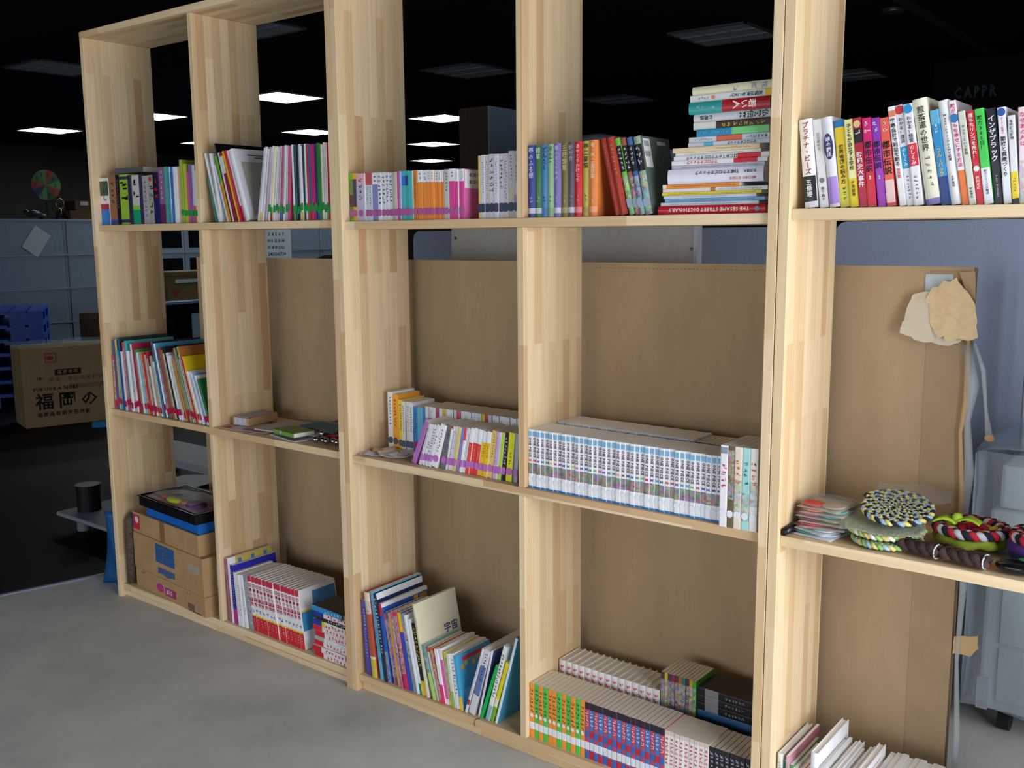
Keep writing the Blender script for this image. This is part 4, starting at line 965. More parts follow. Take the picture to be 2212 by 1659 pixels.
# flat stack beside the red-and-white study series
zc = .0601; rng = random.Random(3)
ST2 = [('#e8dce0', [(0, .28, '#c81c30')], 2), ('#e8dce0', [(0, .28, '#c81c30')], 2), ('#e8e0e4', [(0, .28, '#d02030')], 2), ('#e6e8ea', [(0, .3, '#a8b8a8')], 1), ('#e8d8dc', [(0, .28, '#c82030')], 2), ('#e8d8dc', [(0, .28, '#d02838')], 2), ('#e8e4d8', [(0, .28, '#2038a8'), (.28, .38, '#e8d020')], 2), ('#20242a', [(0, .06, '#30343a')], 0), ('#e8d8e0', [(0, .28, '#2038a0')], 2), ('#2a90c8', [(.9, 1, '#1c3050')], 1)]
for i, (c, bn, a) in enumerate(ST2):
    w = .0205 if i not in (3, 7) else .016; h = .178+rng.uniform(-.004, .006)
    o = dict(b=bn, g=(['#e8e8ea', '#c8e0f0', '#c02040'][a], .34, .96, 1))
    if i == 9: o['side'] = '#161c28'
    M4 = Matrix.Translation((1.008+rng.uniform(-.012, .006), .022+rng.uniform(0, .01), zc)) @ Matrix.Rotation(math.radians(rng.uniform(-3, 0)), 4, 'Z') @ Matrix.Translation((0, 0, w)) @ Matrix.Rotation(PI/2, 4, 'Y')
    put_book('comic_book', w-.0003, h, .115, c, o, M4, '%s comic, %s from the bottom of the flat pile, end bookcase floor-level shelf' % (['white and red', 'white and red', 'white and red', 'pale grey-green', 'white and red', 'white and red', 'blue and yellow', 'black', 'blue and pink', 'light blue'][i], ordinal(i+1)), 'comic', 'flat pile of comics on the end bookcase bottom shelf')
    zc += w

# middle bookcase ---------------------------------------------------
book_row('BL_top', 'paperback_book', 'book', 'paperback', 'bookcase joint', 'middle bookcase upper shelf', 'small paperbacks on the middle bookcase upper shelf', .105, x0=1.2600)
book_row('BL_tall', 'paperback_book', 'book', 'tall paperback', 'pink barcoded cover', 'middle bookcase upper shelf', 'tall pale paperbacks on the middle bookcase upper shelf', .13, x1=1.9740)
book_row('BR_top', 'hardback_book', 'book', 'coloured hardback', 'divider', 'middle bookcase upper shelf', 'rainbow row of hardbacks', .14, x0=2.0025)
book_row('BR_lean', 'hardback_book', 'book', 'leaning hardback', 'rainbow row', 'middle bookcase upper shelf', 'leaning hardbacks beside the rainbow row', .14, x0=2.296, x1=2.41)
zc = 1.6447
for i, (xa, xb, w, c, o, desc) in enumerate(STACK):
    w /= 1000; ln = xb-xa; d = .148 if ln < .22 else .19
    M4 = Matrix.Translation((xa, .036+.004*(i % 3), zc)) @ Matrix.Translation((0, 0, w)) @ Matrix.Rotation(PI/2, 4, 'Y')
    lab = desc if i == 20 else '%s, %s up the tall stack' % (desc, ordinal(i+1))
    put_book('stacked_book', w-.0003, ln, d, c, o, M4, lab+' by the leaning hardbacks', 'book', 'tall flat stack of books')
    zc += w
book_row('BL_midF', 'paperback_book', 'book', 'leaning paperback', 'loose cards', 'front row, middle bookcase middle shelf', 'front row of paperbacks on the middle bookcase middle shelf', .11, x1=1.9685)
L = ROWS['BL_midB'][4]
for i, q in enumerate(L):
    o = q[4]; o['s'] = ('#485870', .17, .012) if i < 6 else ('#a03060', .2, .011)
    if i % 2 == 0 or i < 6: o['g'] = (['#303038', '#604028', '#484850'][i % 3], .4, .92)
    if i > 8 and q[3] < '#c': o['b'] = [(.78, 1, '#d8dce6')]
book_row('BL_midB', 'paperback_book', 'book', 'paperback', 'bookcase joint', 'back row, middle bookcase middle shelf', 'back row of paperbacks on the middle bookcase middle shelf', .11, x1=1.974)
# long comic series, two rows deep
JC = '#e04030 #d03838 #7058b8 #3858b0 #3a9858 #d8c828 #c04070 #a048b0 #3a48a0 #2a8870 #e0d040 #d85898 #5858a8 #3858a8 #2a9080 #78b060 #c83888 #5848a8 #3070c0 #489050 #e0a060 #b02858 #3a60b0 #2a78b0 #38a098 #78b868 #c83050 #5848b0 #4a90c8 #3878a0 #c84038 #c83868 #68388a #58a0d0 #60b0d8 #88b848 #c83048 #4058b0 #5048a8 #504890 #4868a8'.split()
w0 = (2.628-2.0025)/41
for i in range(41):
    o = dict(ser='jump', c1=JC[i], b=[(0, .032, '#2a80cc')], art=(.24, .42, 30+i % 14), artb='#503c34', white=1, s=('#e8ecf4', .15, .0075))
    M4 = Matrix.Translation((2.0027+i*w0, .029+.002*math.sin(i*2.1), .8546))
    put_book('comic_book', w0-.0006, .176, .112, '#eceef4', o, M4, 'white comic, %s from the divider in the long series, front row' % ordinal(i+1), 'comic', 'front row of the long white comic series')
w1 = (2.498-2.0040)/33
for i in range(33):
    o = dict(ser='jump', c1=JC[(i*3) % 41], b=[(0, .032, '#2a80cc')], art=(.24, .42, 30+i % 14), artb='#503c34', white=1)
    M4 = Matrix.Translation((2.0042+i*w1, .176+.002*math.sin(i*1.7), .8546))
    if i < 31: put_book('comic_book', w1-.0006, .176, .112, '#dfe2ea', o, M4, 'white comic, %s from the divider in the long series, back row' % ordinal(i+1), 'comic', 'back row of the long white comic series')
for i, (x, w, c) in enumerate([(2.470, .013, '#3a8cc0'), (2.4835, .012, '#20242c'), (2.4965, .014, '#c8ccd4'), (2.5115, .014, '#b8bcc8'), (2.5265, .015, '#d0d0d4'), (2.5425, .015, '#c0c4cc')]):
    put_book('comic_book', w-.0005, .170, .112, c, dict(g=('#808890', .3, .9)), Matrix.Translation((x, .178, .8546)), ['blue', 'black', 'pale grey', 'grey', 'whitish', 'silver grey'][i]+' comic ending the back row behind the long white series', 'comic', 'odd comics ending the back row')
for i, (w, c, o) in enumerate([(.0205, '#ece8ee', dict(t=[], g=('#e03880', .45, .78, 1), b=[(.9, .98, '#8898a8')])), (.0165, '#68583c', dict(art=(.35, .95, 51), g=('#c8c040', .5, .85, 1))), (.0200, '#e8d8c8', dict(art=(.2, .6, 52), g=('#f08020', .5, .85, 1))), (.0205, '#a8d8d8', dict(art=(.1, .45, 53), g=('#20a8a8', .5, .85, 1))), (.0205, '#e8e4e0', dict(art=(.3, .6, 54), g=('#e87030', .5, .85, 1)))]):
    o['white'] = 1; o['s'] = ('#e4e8f0', .17, .0095)
    x = 2.6330+sum(q for q in (.0205, .0165, .0200, .0205, .0205)[:i])+.0005*i
    put_book('comic_book', w-.0005, .212, .15, c, o, Matrix.Translation((x, .006+.001*i, .8546)), 'larger %s comic, %s after the long white series, front row' % (['white and pink', 'dark brown and yellow', 'orange and cream', 'aqua', 'white and orange'][i], ordinal(i+1)), 'comic', 'larger comics after the long white series')
# floor level, bay beside the end bookcase
book_row('BL_bot', 'childrens_book', 'book', "children's book", 'bookcase joint', 'middle bookcase floor-level shelf', "children's books on the middle bookcase bottom shelf", .19, x0=1.2780, x1=1.7330)
book_row('BL_botR', 'childrens_book', 'book', 'right-leaning book', 'blotched comic', 'middle bookcase floor-level shelf', 'right-leaning books on the middle bookcase bottom shelf', .2, x0=1.740, x1=1.872)
# floor level, bay beside the craft bookcase: front row of series
x = 2.0030; k = 0
def series(n, w, h, y, z, fn, lab, grp):
    global x
    for i in range(n):
        c, o = fn(i); o['old'] = 1
        put_book('comic_book', w-.0006, h, .113, c, o, Matrix.Translation((x, y+.001*math.sin(i*1.9), z)), lab(i), 'comic', grp); x += w
Z3 = .0600
series(12, .0170, .176, .030, Z3, lambda i: (('#f0983a' if i in (0, 2, 4, 5, 7, 9, 11) else '#52c452'), dict(b=[(.16, .29, '#e8ecf4')], g=('#40503a', .34, .92, 1), s=('#e8e8e4', .42, .0062))),
       lambda i: '%s comic with white label, %s from the divider, floor-level front row' % ('orange' if i in (0, 2, 4, 5, 7, 9, 11) else 'green', ordinal(i+1)), 'orange and green comic series')
series(17, .0157, .176, .030, Z3, lambda i: ((('#b84868', '#4878c0')[i % 2]), dict(b=[(.88, 1, '#302430'), (.38, .5, ('#3868b8', '#c82838')[i % 2]), (.0, .14, ('#3868b8', '#c82838')[i % 2]), (.16, .3, '#e4e8f0')], r=[('日本の歴史', '#f0e8ec', .86, .5, .8)] if False else [], g=('#f0e4ec', .52, .86, 1))),
       lambda i: '%s comic, %s after the orange-and-green series, floor-level front row' % ('crimson' if i % 2 == 0 else 'blue', ordinal(i+1)), 'red and blue comic series')
series(9, .0150, .173, .030, Z3, lambda i: ('#e8e4e2', dict(g=('#d02028', .4, .9, 1), b=[(.15, .28, '#e4e8ee'), (.93, 1, '#d8c8c0')])),
       lambda i: 'white comic with red lettering, %s after the red-and-blue series, floor level' % ordinal(i+1), 'white and red comic series')
nb = int((2.736-x)/.0150)
series(nb, .0150, .170, .030, Z3, lambda i: ('#24242e', dict(g=('#b8b8c4', .3, .93, 1))),
       lambda i: 'black comic with grey lettering, %s after the white comics, floor level' % ordinal(i+1), 'black comic series')
x = 2.0060
series(15, .0243, .200, .182, Z3, lambda i: ('#e6e4e6', dict(g=('#d41c30', .6, .95, 1), hard=1)),
       lambda i: 'white volume with red lettering, %s from divider, floor-level back row' % ordinal(i+1), 'white back-row volumes with red lettering')
x += .004
bc = '#403830 #c8a828 #48383c #8a2058 #504038 #a06028 #1a7070 #403038 #b8a028 #4a9a38'.split()
series(10, .0116, .262, .180, Z3, lambda i: (bc[i], dict(art=(.1, .92, 60+i))),
       lambda i: '%s tall patterned book, %s after the white back-row volumes' % (colname(bc[i]), ordinal(i+1)), 'tall dark patterned books in the back row')
zc = Z3
for i, c in enumerate(['#20304a', '#24406a', '#2a5080', '#305c8c', '#2c5480', '#3a6890', '#2c5480', '#305c8c', '#1a1a20', '#1c1c22', '#1a1a20']):
    w = .0225
    o = dict(b=[(.12, .35, '#8a8c90')] if c < '#1f' else [], g=('#a8a8ac', .45, .8) if c < '#1f' else None)
    if not o['g']: o.pop('g')
    M4 = Matrix.Translation((2.4945, .185, zc)) @ Matrix.Translation((0, 0, w)) @ Matrix.Rotation(PI/2, 4, 'Y')
    put_book('comic_book', w-.0004, .18, .115, c, o, M4, '%s book, %s from bottom of the flat pile behind the black comics' % ('black' if c < '#1f' else 'dark blue', ordinal(i+1)), 'comic', 'flat dark pile in the back row')
    zc += w

# craft bookcase ----------------------------------------------------
book_row('C_top', 'novel', 'book', 'book', 'bookcase joint', 'craft bookcase upper shelf', 'books on the craft bookcase upper shelf', .135)
x = 2.800
CB = [(.0195, .214, '#dfe6e2', .20, dict(g=('#607068', .1, .9), hard=1)), (.0125, .196, '#3a6a62', .19, dict(g=('#a0c0b8', .2, .9))), (.0115, .215, '#c8b0b8', .21, dict(side='#c888a8', g=('#a04060', .2, .9))), (.0130, .192, '#5a9a58', .18, dict(g=('#e0e8e0', .2, .9))), (.0090, .186, '#d8dce0', .16, {}),
      (.0100, .178, '#b07058', .17, dict(side='#a88868')), (.0115, .182, '#e87850', .17, dict(side='#d890a0')), (.0140, .180, '#c04870', .17, dict(art=(.4, 1, 71))), (.0150, .176, '#5878a8', .17, dict(art=(.3, 1, 72))), (.0250, .245, '#e4e8ee', .22, dict(hard=1, n='tall white album', side='#eef0f4')), (.0150, .205, '#788888', .19, {}), (.0105, .210, '#dfe2ea', .2, {}), (.0125, .196, '#d8c030', .18, dict(art=(.6, 1, 73))), (.0120, .205, '#e8e4e8', .2, {}), (.0190, .208, '#e8e8ee', .2, dict(hard=1)), (.0110, .2, '#d8d4d8', .18, {}), (.0120, .196, '#c8c4c8', .17, dict(g=('#b03050', .6, .95))), (.0115, .204, '#b8d0e8', .19, dict(side='#a8c8e8')), (.0120, .206, '#3888b0', .2, dict(side='#7058a0')), (.0240, .214, '#e8e8ec', .21, dict(hard=1)), (.0100, .196, '#a08880', .16, {})]
CB = [(q[0]*.74,)+q[1:] for q in CB]
for i in range(16): CB.append((.0150, .186+.002*(i % 3), ['#e4e8ee', '#d8dee4'][i % 2], .235, dict(g=('#8898a8', .3, .9))))
for i in range(5): CB.append((.018, .17, ['#4888a8', '#c8d0d8', '#b8c4c8', '#d8dce0', '#a0b0b8'][i], .16, {}))
for i, (w, h, c, d, o) in enumerate(CB):
    o['white'] = 1; o['b'] = o.get('b', [])
    put_book('reference_book', w-.0006, h, d, c, o, Matrix.Translation((x, .034+.003*math.sin(i*2.3), Z3)), '%s, %s from bookcase joint, craft bookcase floor-level shelf' % (o.get('n') or colname(c)+' book', ordinal(i+1)), 'book', 'books on the craft bookcase bottom shelf')
    x += w

# ------------------------------------------------------------------ loose things on the shelves
rng = random.Random(11)
cards = [('#d8ccd0', 'pale pink'), ('#d4d6e4', 'bluish white'), ('#d8d0cc', 'cream'), ('#cfc4c8', 'pinkish grey'), ('#d8b898', 'orange-edged'), ('#ccc8cc', 'grey'), ('#d6cdd4', 'white'), ('#c8c0c0', 'dull white'), ('#d0c0c8', 'mauve')]
cp = [(1.285, .055, -20), (1.330, .062, 25), (1.372, .070, -28), (1.400, .100, 10), (1.320, .104, 38), (1.360, .112, -8), (1.420, .052, 18), (1.450, .095, -30), (1.455, .055, 8)]
for i, ((c, nm), (x, y, a)) in enumerate(zip(cards, cp)):
    t = thing('paper_card', '%s paper card lying loose at the bookcase joint, middle shelf' % nm, 'card', (x, y, .8546+.0012*i), math.radians(a), 'loose paper cards on the middle bookcase')
    cu = rng.uniform(.004, .010)
    m = MB().sheet(6, 3, lambda u, v: (-.038+.076*u, -.025+.05*v, .0008+cu*(2*u-1)**2+.002*i*.3), .0005)
    m.build('sheet', mat(c, .7), t)
    p = MB(); r2 = random.Random(i)
    for k in range(5):
        u = r2.uniform(-.02, .01); v = r2.uniform(-.016, .014); zz = .0012+cu*((u+.01)/.038)**2+.0006*i
        p.add([(u, v, zz), (u+.014, v, zz), (u+.014, v+.0025, zz), (u, v+.0025, zz)], [(0, 1, 2, 3)])
    p.build('printing', mat(['#a04858', '#505870', '#806060'][i % 3], .7), t)
# end bookcase, middle shelf: papers, small carton, booklets, bells
ZA = .8577
def paper(x, y, lx, ly, z, a, c, label, prints, name='leaflet', cat='leaflet', th=.0012, curl=.002):
    t = thing(name, label, cat, (x, y, z), math.radians(a), 'papers on the end bookcase middle shelf')
    MB().sheet(6, 4, lambda u, v: (-lx/2+lx*u, -ly/2+ly*v, th+curl*max(0, abs(2*u-1)-.6)), th).build('sheets', mat(c, .5), t)
    for (u0, u1, v0, v1, hx) in prints:
        p = [(-lx/2+lx*u0, -ly/2+ly*v0), (-lx/2+lx*u1, -ly/2+ly*v0), (-lx/2+lx*u1, -ly/2+ly*v1), (-lx/2+lx*u0, -ly/2+ly*v1)]
        MB().add([(q[0], q[1], th+.0004) for q in p], [(0, 1, 2, 3)]).build('printing', mat(hx, .5), t)
    return t
paper(.545, .085, .150, .105, ZA, 6, '#c8b4a8', 'pinkish leaflet under the small carton', [(.1, .5, .1, .4, '#b04858')])
paper(.620, .095, .180, .120, ZA+.0016, -14, '#b8a8b8', 'mauve leaflet poking out below the grey magazine', [(.5, .95, .05, .5, '#8a5890')])
paper(.640, .110, .200, .140, ZA+.0032, 4, '#c0b4b0', 'cream and rust leaflet under the grey magazine', [(.3, .9, .05, .25, '#904848')])
paper(.785, .190, .300, .200, ZA+.0050, 10, '#c0bcc4', 'grey magazine with a dark blue picture, on the paper pile', [(.35, .9, .05, .35, '#3a4468'), (.2, .6, .5, .9, '#b8b0b4'), (.65, .8, .55, .7, '#a08890')], 'magazine', 'magazine', .005)
paper(.900, .235, .260, .110, ZA+.0105, -6, '#3a78a0', 'blue folder curving behind the grey magazine', [], 'folder', 'folder', .004, .006)
paper(.865, .085, .190, .100, ZA, -10, '#b8bcd0', 'bluish white booklet under the green booklet', [(.8, 1, 0, .3, '#c84868')], 'booklet', 'booklet', .004)
t = thing('booklet', 'small green booklet with white page edges beside the bells', 'booklet', (.865, .085, ZA+.0112), math.radians(-8), 'papers on the end bookcase middle shelf')
MB().box(-.07, .07, -.045, .045, 0, .002).box(-.07, .07, -.045, .045, .016, .018).box(-.07, .07, -.045, -.043, 0, .018).build('cover', mat('#7a9a48', .45), t)
MB().box(-.069, .0695, -.043, .044, .002, .016).build('page_block', PAGE_W, t)
MB().ball((-.02, -.0455, .009), .008, 12, 0, (1, .15, 1)).build('round_sticker', mat('#9ab8c8', .3), t)
t = thing('small_carton', 'small brown carton with a white label lying on the leaflets', 'box', (.530, .165, ZA+.0060), math.radians(8))
bevel(MB().box(-.040, .045, -.08, .08, 0, .032).build('carton_body', CARD2, t), .001, 1)
MB().box(-.032, .032, -.0806, -.0800, .003, .030).build('white_label', mat('#b8b8c8', .6), t)
MB().box(-.03, .03, -.07, .06, .0321, .034).build('folded_leaflet', mat('#98a4b8', .5), t)
p = MB(); r2 = random.Random(2); scribble(p, -.015, .028, .008, .007, -.0810, r2); scribble(p, .012, .028, .008, .006, -.0810, r2); p.build('printing', mat('#505060', .6), t)
t = thing('sleigh_bells', 'silver sleigh bells on a dark red strap beside the booklets', 'bells', (1.045, .070, ZA))
for k, (x, y, z) in enumerate([(-.030, -.008, .0135), (-.004, .004, .0135), (.022, -.004, .0135), (.044, .010, .0135), (-.018, .012, .034), (.07, .004, .0135)]):
    MB().ball((x, y, z), .0130, 14).build('bell', mat('#a8aaae', .12, 1.0), t, True)
MB().tube([(-.04, .03, .012), (0, .035, .020), (.05, .045, .030), (.10, .06, .034)], .008, 8).build('strap', mat('#8a1424', .6), t, True)
t = thing('cloth_bag', 'dark green and black cloth bundle behind the sleigh bells', 'cloth bundle', (1.10, .20, ZA))
MB().sheet(10, 8, lambda u, v: (-.105+.19*u, -.075+.16*v, .012+.042*math.sin(PI*min(1, max(0, v)))*(.6+.4*math.sin(5*u+2*v))*math.sin(PI*u*.9+.2)), .006).build('cloth', mottled('dark_cloth', '#1c2a22', '#3a4a3c', 30, .9), t, True)
MB().sheet(8, 5, lambda u, v: (-.10+.17*u, -.06+.10*v, .060+.006*math.sin(6*u+v*3)), .004).build('pale_fold', mat('#6a5c5c', .8), t, True)

# end bookcase, floor level: three cartons, trays, packets
an = math.radians(-4.7)
def carton(x, y, z, w, d, h, a, label, name='cardboard_carton'):
    t = thing(name, label, 'box', (x, y, z), a, 'cartons on the end bookcase bottom shelf')
    bevel(MB().box(0, w, 0, d, 0, h).build('carton_body', CARD2, t), .003, 2)
    return t
t = carton(-.205, .036, .0600, .588, .235, .086, an, 'bottom carton of three, worn, with pink BIG print')
MB().box(.1, .478, -.0009, -.0001, .082, .0855).build('flap_edge', mat('#c0a07a', .8), t)
p = MB(); text_flat(p, 'BIG', .272, .038, .030, lambda u, v: (u, -.0012, v)); MB().box(.262, .352, -.0008, -.0002, .020, .054).build('pink_panel', mat('#a82c6c', .6), t); p.build('lettering', mat('#e0c8d8', .6), t)
p = MB(); p.ball((.215, 0, .040), .026, 14, 0, (1.3, .02, .75)); p.build('pink_emblem', mat('#b83c84', .6), t)
MB().box(.455, .555, -.0008, -.0002, .004, .007).build('black_bar', mat('#181818', .6), t); MB().box(.45, .50, -.0008, -.0002, .010, .035).build('barcode_patch', mat('#6a5a4a', .7), t)
p = MB(); scribble(p, .45, .082, .066, .013, -.001, random.Random(4)); scribble(p, .47, .082, .066, .013, -.001, random.Random(5)); p.build('red_print', mat('#c03830', .6), t)
p = MB(); scribble(p, .06, .08, .06, .014, -.001, random.Random(6)); scribble(p, .08, .08, .06, .014, -.001, random.Random(7)); p.build('dark_print', mat('#701828', .6), t)
t = carton(-.210, .036, .1465, .590, .238, .163, an, 'middle carton of three with a blue printed square', )
MB().box(.20, .36, -.0009, -.0002, .068, .150).build('blue_panel', mat('#2a5a94', .6, var=.25), t)
p = MB()
for k in range(9): p.add([(.215+.016*k, -.0009, .018+.004*math.sin(k)), (.228+.016*k, -.0009, .018+.004*math.sin(k)), (.228+.016*k, -.0009, .05), (.215+.016*k, -.0009, .046)], [(0, 1, 2, 3)])
p.build('blue_lettering', mat('#2f5f98', .6), t)
p = MB(); scribble(p, .235, .145, .08, .02, -.0012, random.Random(8)); scribble(p, .265, .145, .08, .02, -.0012, random.Random(9)); scribble(p, .30, .145, .08, .02, -.0012, random.Random(10)); p.build('panel_print', mat('#7a6a58', .7), t)
MB().box(.5903, .5910, .06, .16, .03, .12).build('white_label', mat('#c8ccd4', .5), t)
MB().box(.47, .56, -.0008, -.0002, .09, .125).build('tape', mat('#a89c8c', .3), t)
t = carton(-.212, .040, .3100, .560, .232, .090, an, 'top carton of three, taped, with a red label on its corner')
MB().box(.010, .065, -.0009, -.0002, .015, .08).build('red_label', mat('#c02840', .5), t); MB().box(.001, .010, -.0009, -.0002, .02, .08).build('blue_label_edge', mat('#3a3a90', .5), t)
MB().ball((.04, -.001, .058), .016, 12, 0, (1, .03, 1)).build('label_circle', mat('#d8d0d8', .5), t)
MB().box(.245, .285, -.0009, -.0002, 0, .0895).build('packing_tape', mat('#8a6a44', .3), t)
MB().box(.20, .33, .02, .15, .0901, .0906).build('clear_tape', mat('#b8b4a8', .2), t)
def tray(name, x, y, z, w, d, h, c, label, wall=.006, ribs=0):
    t = thing(name, label, 'tray', (x, y, z), an)
    m = MB().box(0, w, 0, d, 0, .004); m.box(0, w, 0, wall, 0, h); m.box(0, w, d-wall, d, 0, h); m.box(0, wall, wall, d-wall, 0, h); m.box(w-wall, w, wall, d-wall, 0, h)
    m.build('tray_body', mat(c, .35, coat=.3), t)
    if ribs:
        for k in range(ribs): MB().box(.015+(w-.03)*k/ribs, .019+(w-.03)*k/ribs, -.003, 0, .006, h-.012).build('rib', mat(c, .3, coat=.3), t)
        m = MB().box(-.006, w+.006, -.006, wall, h-.006, h).box(-.006, w+.006, d-wall, d+.006, h-.006, h).box(-.006, wall, wall, d-wall, h-.006, h).box(w-wall, w+.006, wall, d-wall, h-.006, h)
        m.build('rim', mat(c, .25, coat=.4), t)
    return t
tray('plastic_tray', -.09, .038, .4008, .43, .215, .042, '#1a66c0', 'bright blue plastic tray on the top carton')
tray('plastic_tray', -.13, .030, .4436, .47, .225, .046, '#101014', 'ribbed black plastic tray stacked on the blue tray', ribs=22)
t = thing('packet', 'colourful clear packets heaped in the black tray', 'packet', (-.13, .030, .4480), an)
MB().sheet(12, 8, lambda u, v: (.012+.44*u, .012+.195*v, .035+.022*math.sin(PI*u)*math.sin(PI*v)+.006*math.sin(9*u+4*v)), .004).build('mauve_sheet', mat('#8a7684', .35), t, True)
for k, (x, y, r, c, s) in enumerate([(.22, .05, .045, '#b0b428', (1.2, .6, .3)), (.30, .06, .035, '#c07858', (1, .6, .25)), (.14, .05, .024, '#c04828', (1, .7, .3)), (.36, .07, .05, '#58305e', (1.1, .8, .25)), (.17, .09, .03, '#3a6070', (1, .8, .25))]):
    MB().ball((x, y, .048), r, 12, 0, s).build('felt_shape', mat(c, .8), t, True)
MB().sheet(8, 6, lambda u, v: (.05+.36*u, .015+.18*v, .066+.010*math.sin(PI*u)*math.sin(PI*v)+.003*math.sin(11*u-5*v)), .0006).build('clear_film', FILM, t, True)
t = thing('patterned_roll', 'brown patterned roll leaning in the corner beside cartons', 'roll', (-.247, .041, .0630))
MB().tube([(0, .0, 0), (.001, .004, .1), (.000, .006, .2), (.004, .008, .29), (.012, .010, .318)], [.020, .024, .026, .025, .012], 14).build('roll', mottled('lace_pattern', '#3a2e28', '#6a5a4a', 120, .9, 2), t, True)

# craft bookcase, middle shelf: braided mats
ZC = .8570
def braid(path_fn, L, n, amp, r, colors, parent, twist, fuzz=0):
    """three-strand plait along path_fn(s)->(point, side, normal)"""
    for k in range(3):
        pts = []; rr = []
        for i in range(n+1):
            s = i/n; ph = s*L*twist+k*2*PI/3
            p, sd, nm = path_fn(s); pts.append(p+sd*(amp*math.sin(ph))+nm*(amp*.5*math.sin(2*ph))); rr.append(r*(1+fuzz*math.sin(i*2.7+k)))
        MB().tube(pts, rr, 7).build('plait_strand', mat(colors[k], .9, var=.25, scale=180), parent, True)
def spiral_mat(loc, tilt, rz, rmin, rmax, turns, colors, label, w, name='braided_mat', r=.0050):
    t = thing(name, label, 'craft mat', loc, 0, 'braided craft mats')
    t.rotation_euler = (tilt, 0, .22)
    L = PI*(rmin+rmax)*turns; per = .024
    def fn(s):
        a = s*turns*2*PI+rz*3; R = rmin+(rmax-rmin)*s
        return Vector((R*math.cos(a), R*math.sin(a), 0)), Vector((math.cos(a), math.sin(a), 0)), Vector((0, 0, 1))
    braid(fn, L, int(L/.0032), w, r, colors, t, 2*PI/per)
    return t
spiral_mat((3.020, .105, ZC+.012), 0, .3, .012, .082, 4.2, ['#88b868', '#d8c878', '#a0c0d8'], 'green, yellow and blue braided mat under the others, on shelf', .0062)
m2 = spiral_mat((3.008, .128, ZC+.041), math.radians(7), .8, .012, .090, 4.6, ['#98c078', '#e0d8c8', '#c8b070'], 'green and cream braided mat in a clear bag', .0062)
MB().sheet(14, 14, lambda u, v: (-.094+.188*u, -.094+.188*v, .013+.004*math.sin(9*u+5*v)), .0006).build('clear_bag', film_mat('olive_film', (.82, .86, .74), .25), m2, True)
m3 = spiral_mat((3.030, .142, ZC+.080), math.radians(13), 1.7, .010, .084, 4.6, ['#d8cc78', '#90b0cc', '#20202a'], 'yellow, blue and black braided mat on top of the pile', .0066)
MB().sheet(12, 12, lambda u, v: (-.05+.17*u, .02+.085*v, .014+.010*math.sin(7*u+4*v)*u), .0006).build('clear_bag', film_mat('thin_film', (.97, .98, 1), .06), m3, True)
def ring(R, z, sx=1.0):
    return lambda s: (Vector((R*sx*math.cos(2*PI*s), R*math.sin(2*PI*s), z)), Vector((math.cos(2*PI*s), math.sin(2*PI*s), 0)), Vector((0, 0, 1)))
def cord(parent, name, R, z, r, c, n=40, wob=.003, a0=0, a1=2*PI, sx=1.0):
    full = a1-a0 > 6.2; k = n if full else n+1
    MB().tube([(R*sx*math.cos(a), R*math.sin(a), z+.004*math.sin(5*a)) for a in [a0+(a1-a0)*i/n for i in range(k)]], [r+wob*math.sin(i*1.3) for i in range(k)], 8, closed=full).build(name, mat(c, .9, var=.25, scale=150), parent, True)
for i, (xa, ya, xb, yb, lb) in enumerate([(3.072, .062, 3.158, .046, 'dark brown fleece plait in front of the coiled mats'), (3.165, .050, 3.262, .036, 'dark brown fleece plait beside the glossy black pouch')]):
    t = thing('fleece_plait', lb, 'plait', (xa, ya, ZC), math.atan2(yb-ya, xb-xa), 'dark brown fleece plaits')
    Lp = math.hypot(xb-xa, yb-ya)
    braid(lambda s: (Vector((Lp*s, 0, .0215)), Vector((0, 1, 0)), Vector((0, 0, 1))), Lp, 70, .009, .0115, ['#43302e', '#3a2a2a', '#4c3836'], t, 2*PI/.075, .10)
    MB().tube([(0, .014, .008), (Lp*.5, .016, .008), (Lp, .012, .008)], .0065, 7).build('red_lining', mat('#a82430', .9), t, True)
    MB().tube([(Lp-.004, .02*math.cos(q), .021+.016*math.sin(q)) for q in [2*PI*j/14 for j in range(14)]], .002, 5, closed=True).build('tie', mat('#b8c8c8', .4), t, True)
t = thing('braided_mat', 'red, black and white braided ring with a lime green bow', 'craft mat', (3.186, .206, ZC), 0, 'braided craft mats')
braid(ring(.072, .045), 2*PI*.072, 200, .008, .0085, ['#b82838', '#1e2030', '#c4c8d0'], t, 2*PI/.044)
cord(t, 'yellow_cord', .050, .036, .012, '#d0c43c'); cord(t, 'red_cord', .026, .038, .012, '#a82034', 32); cord(t, 'purple_cord', .074, .026, .014, '#5a3488', a0=.3, a1=2.6, n=16); cord(t, 'lime_cord', .070, .021, .0125, '#94a838')
b = MB(); b.sheet(8, 4, lambda u, v: (-.075+.05*u, -.055+.028*v+.012*u, .060+.010*math.sin(PI*u)+.004*math.sin(8*v)), .004); b.sheet(8, 4, lambda u, v: (-.022+.05*u, -.043+.034*v-.006*u, .068+.008*math.sin(PI*u)), .004); b.ball((-.024, -.029, .072), .012, 10)
b.build('lime_bow', mat('#a8cc3c', .85, var=.2, scale=120), t, True)
t = thing('braided_mat', 'red, black and white braided ring beside a purple cord, overhanging the pouch', 'craft mat', (3.368, .180, ZC), 0, 'braided craft mats')
braid(ring(.078, .058), 2*PI*.078, 200, .008, .0085, ['#b82838', '#1e2030', '#c4c8d0'], t, 2*PI/.044)
cord(t, 'green_cord', .056, .040, .013, '#90a838'); cord(t, 'purple_cord', .082, .034, .0145, '#523084', wob=.001); cord(t, 'blue_cord', .078, .019, .013, '#2a4a78', wob=.001); cord(t, 'cream_cord', .030, .040, .013, '#b8ac98')
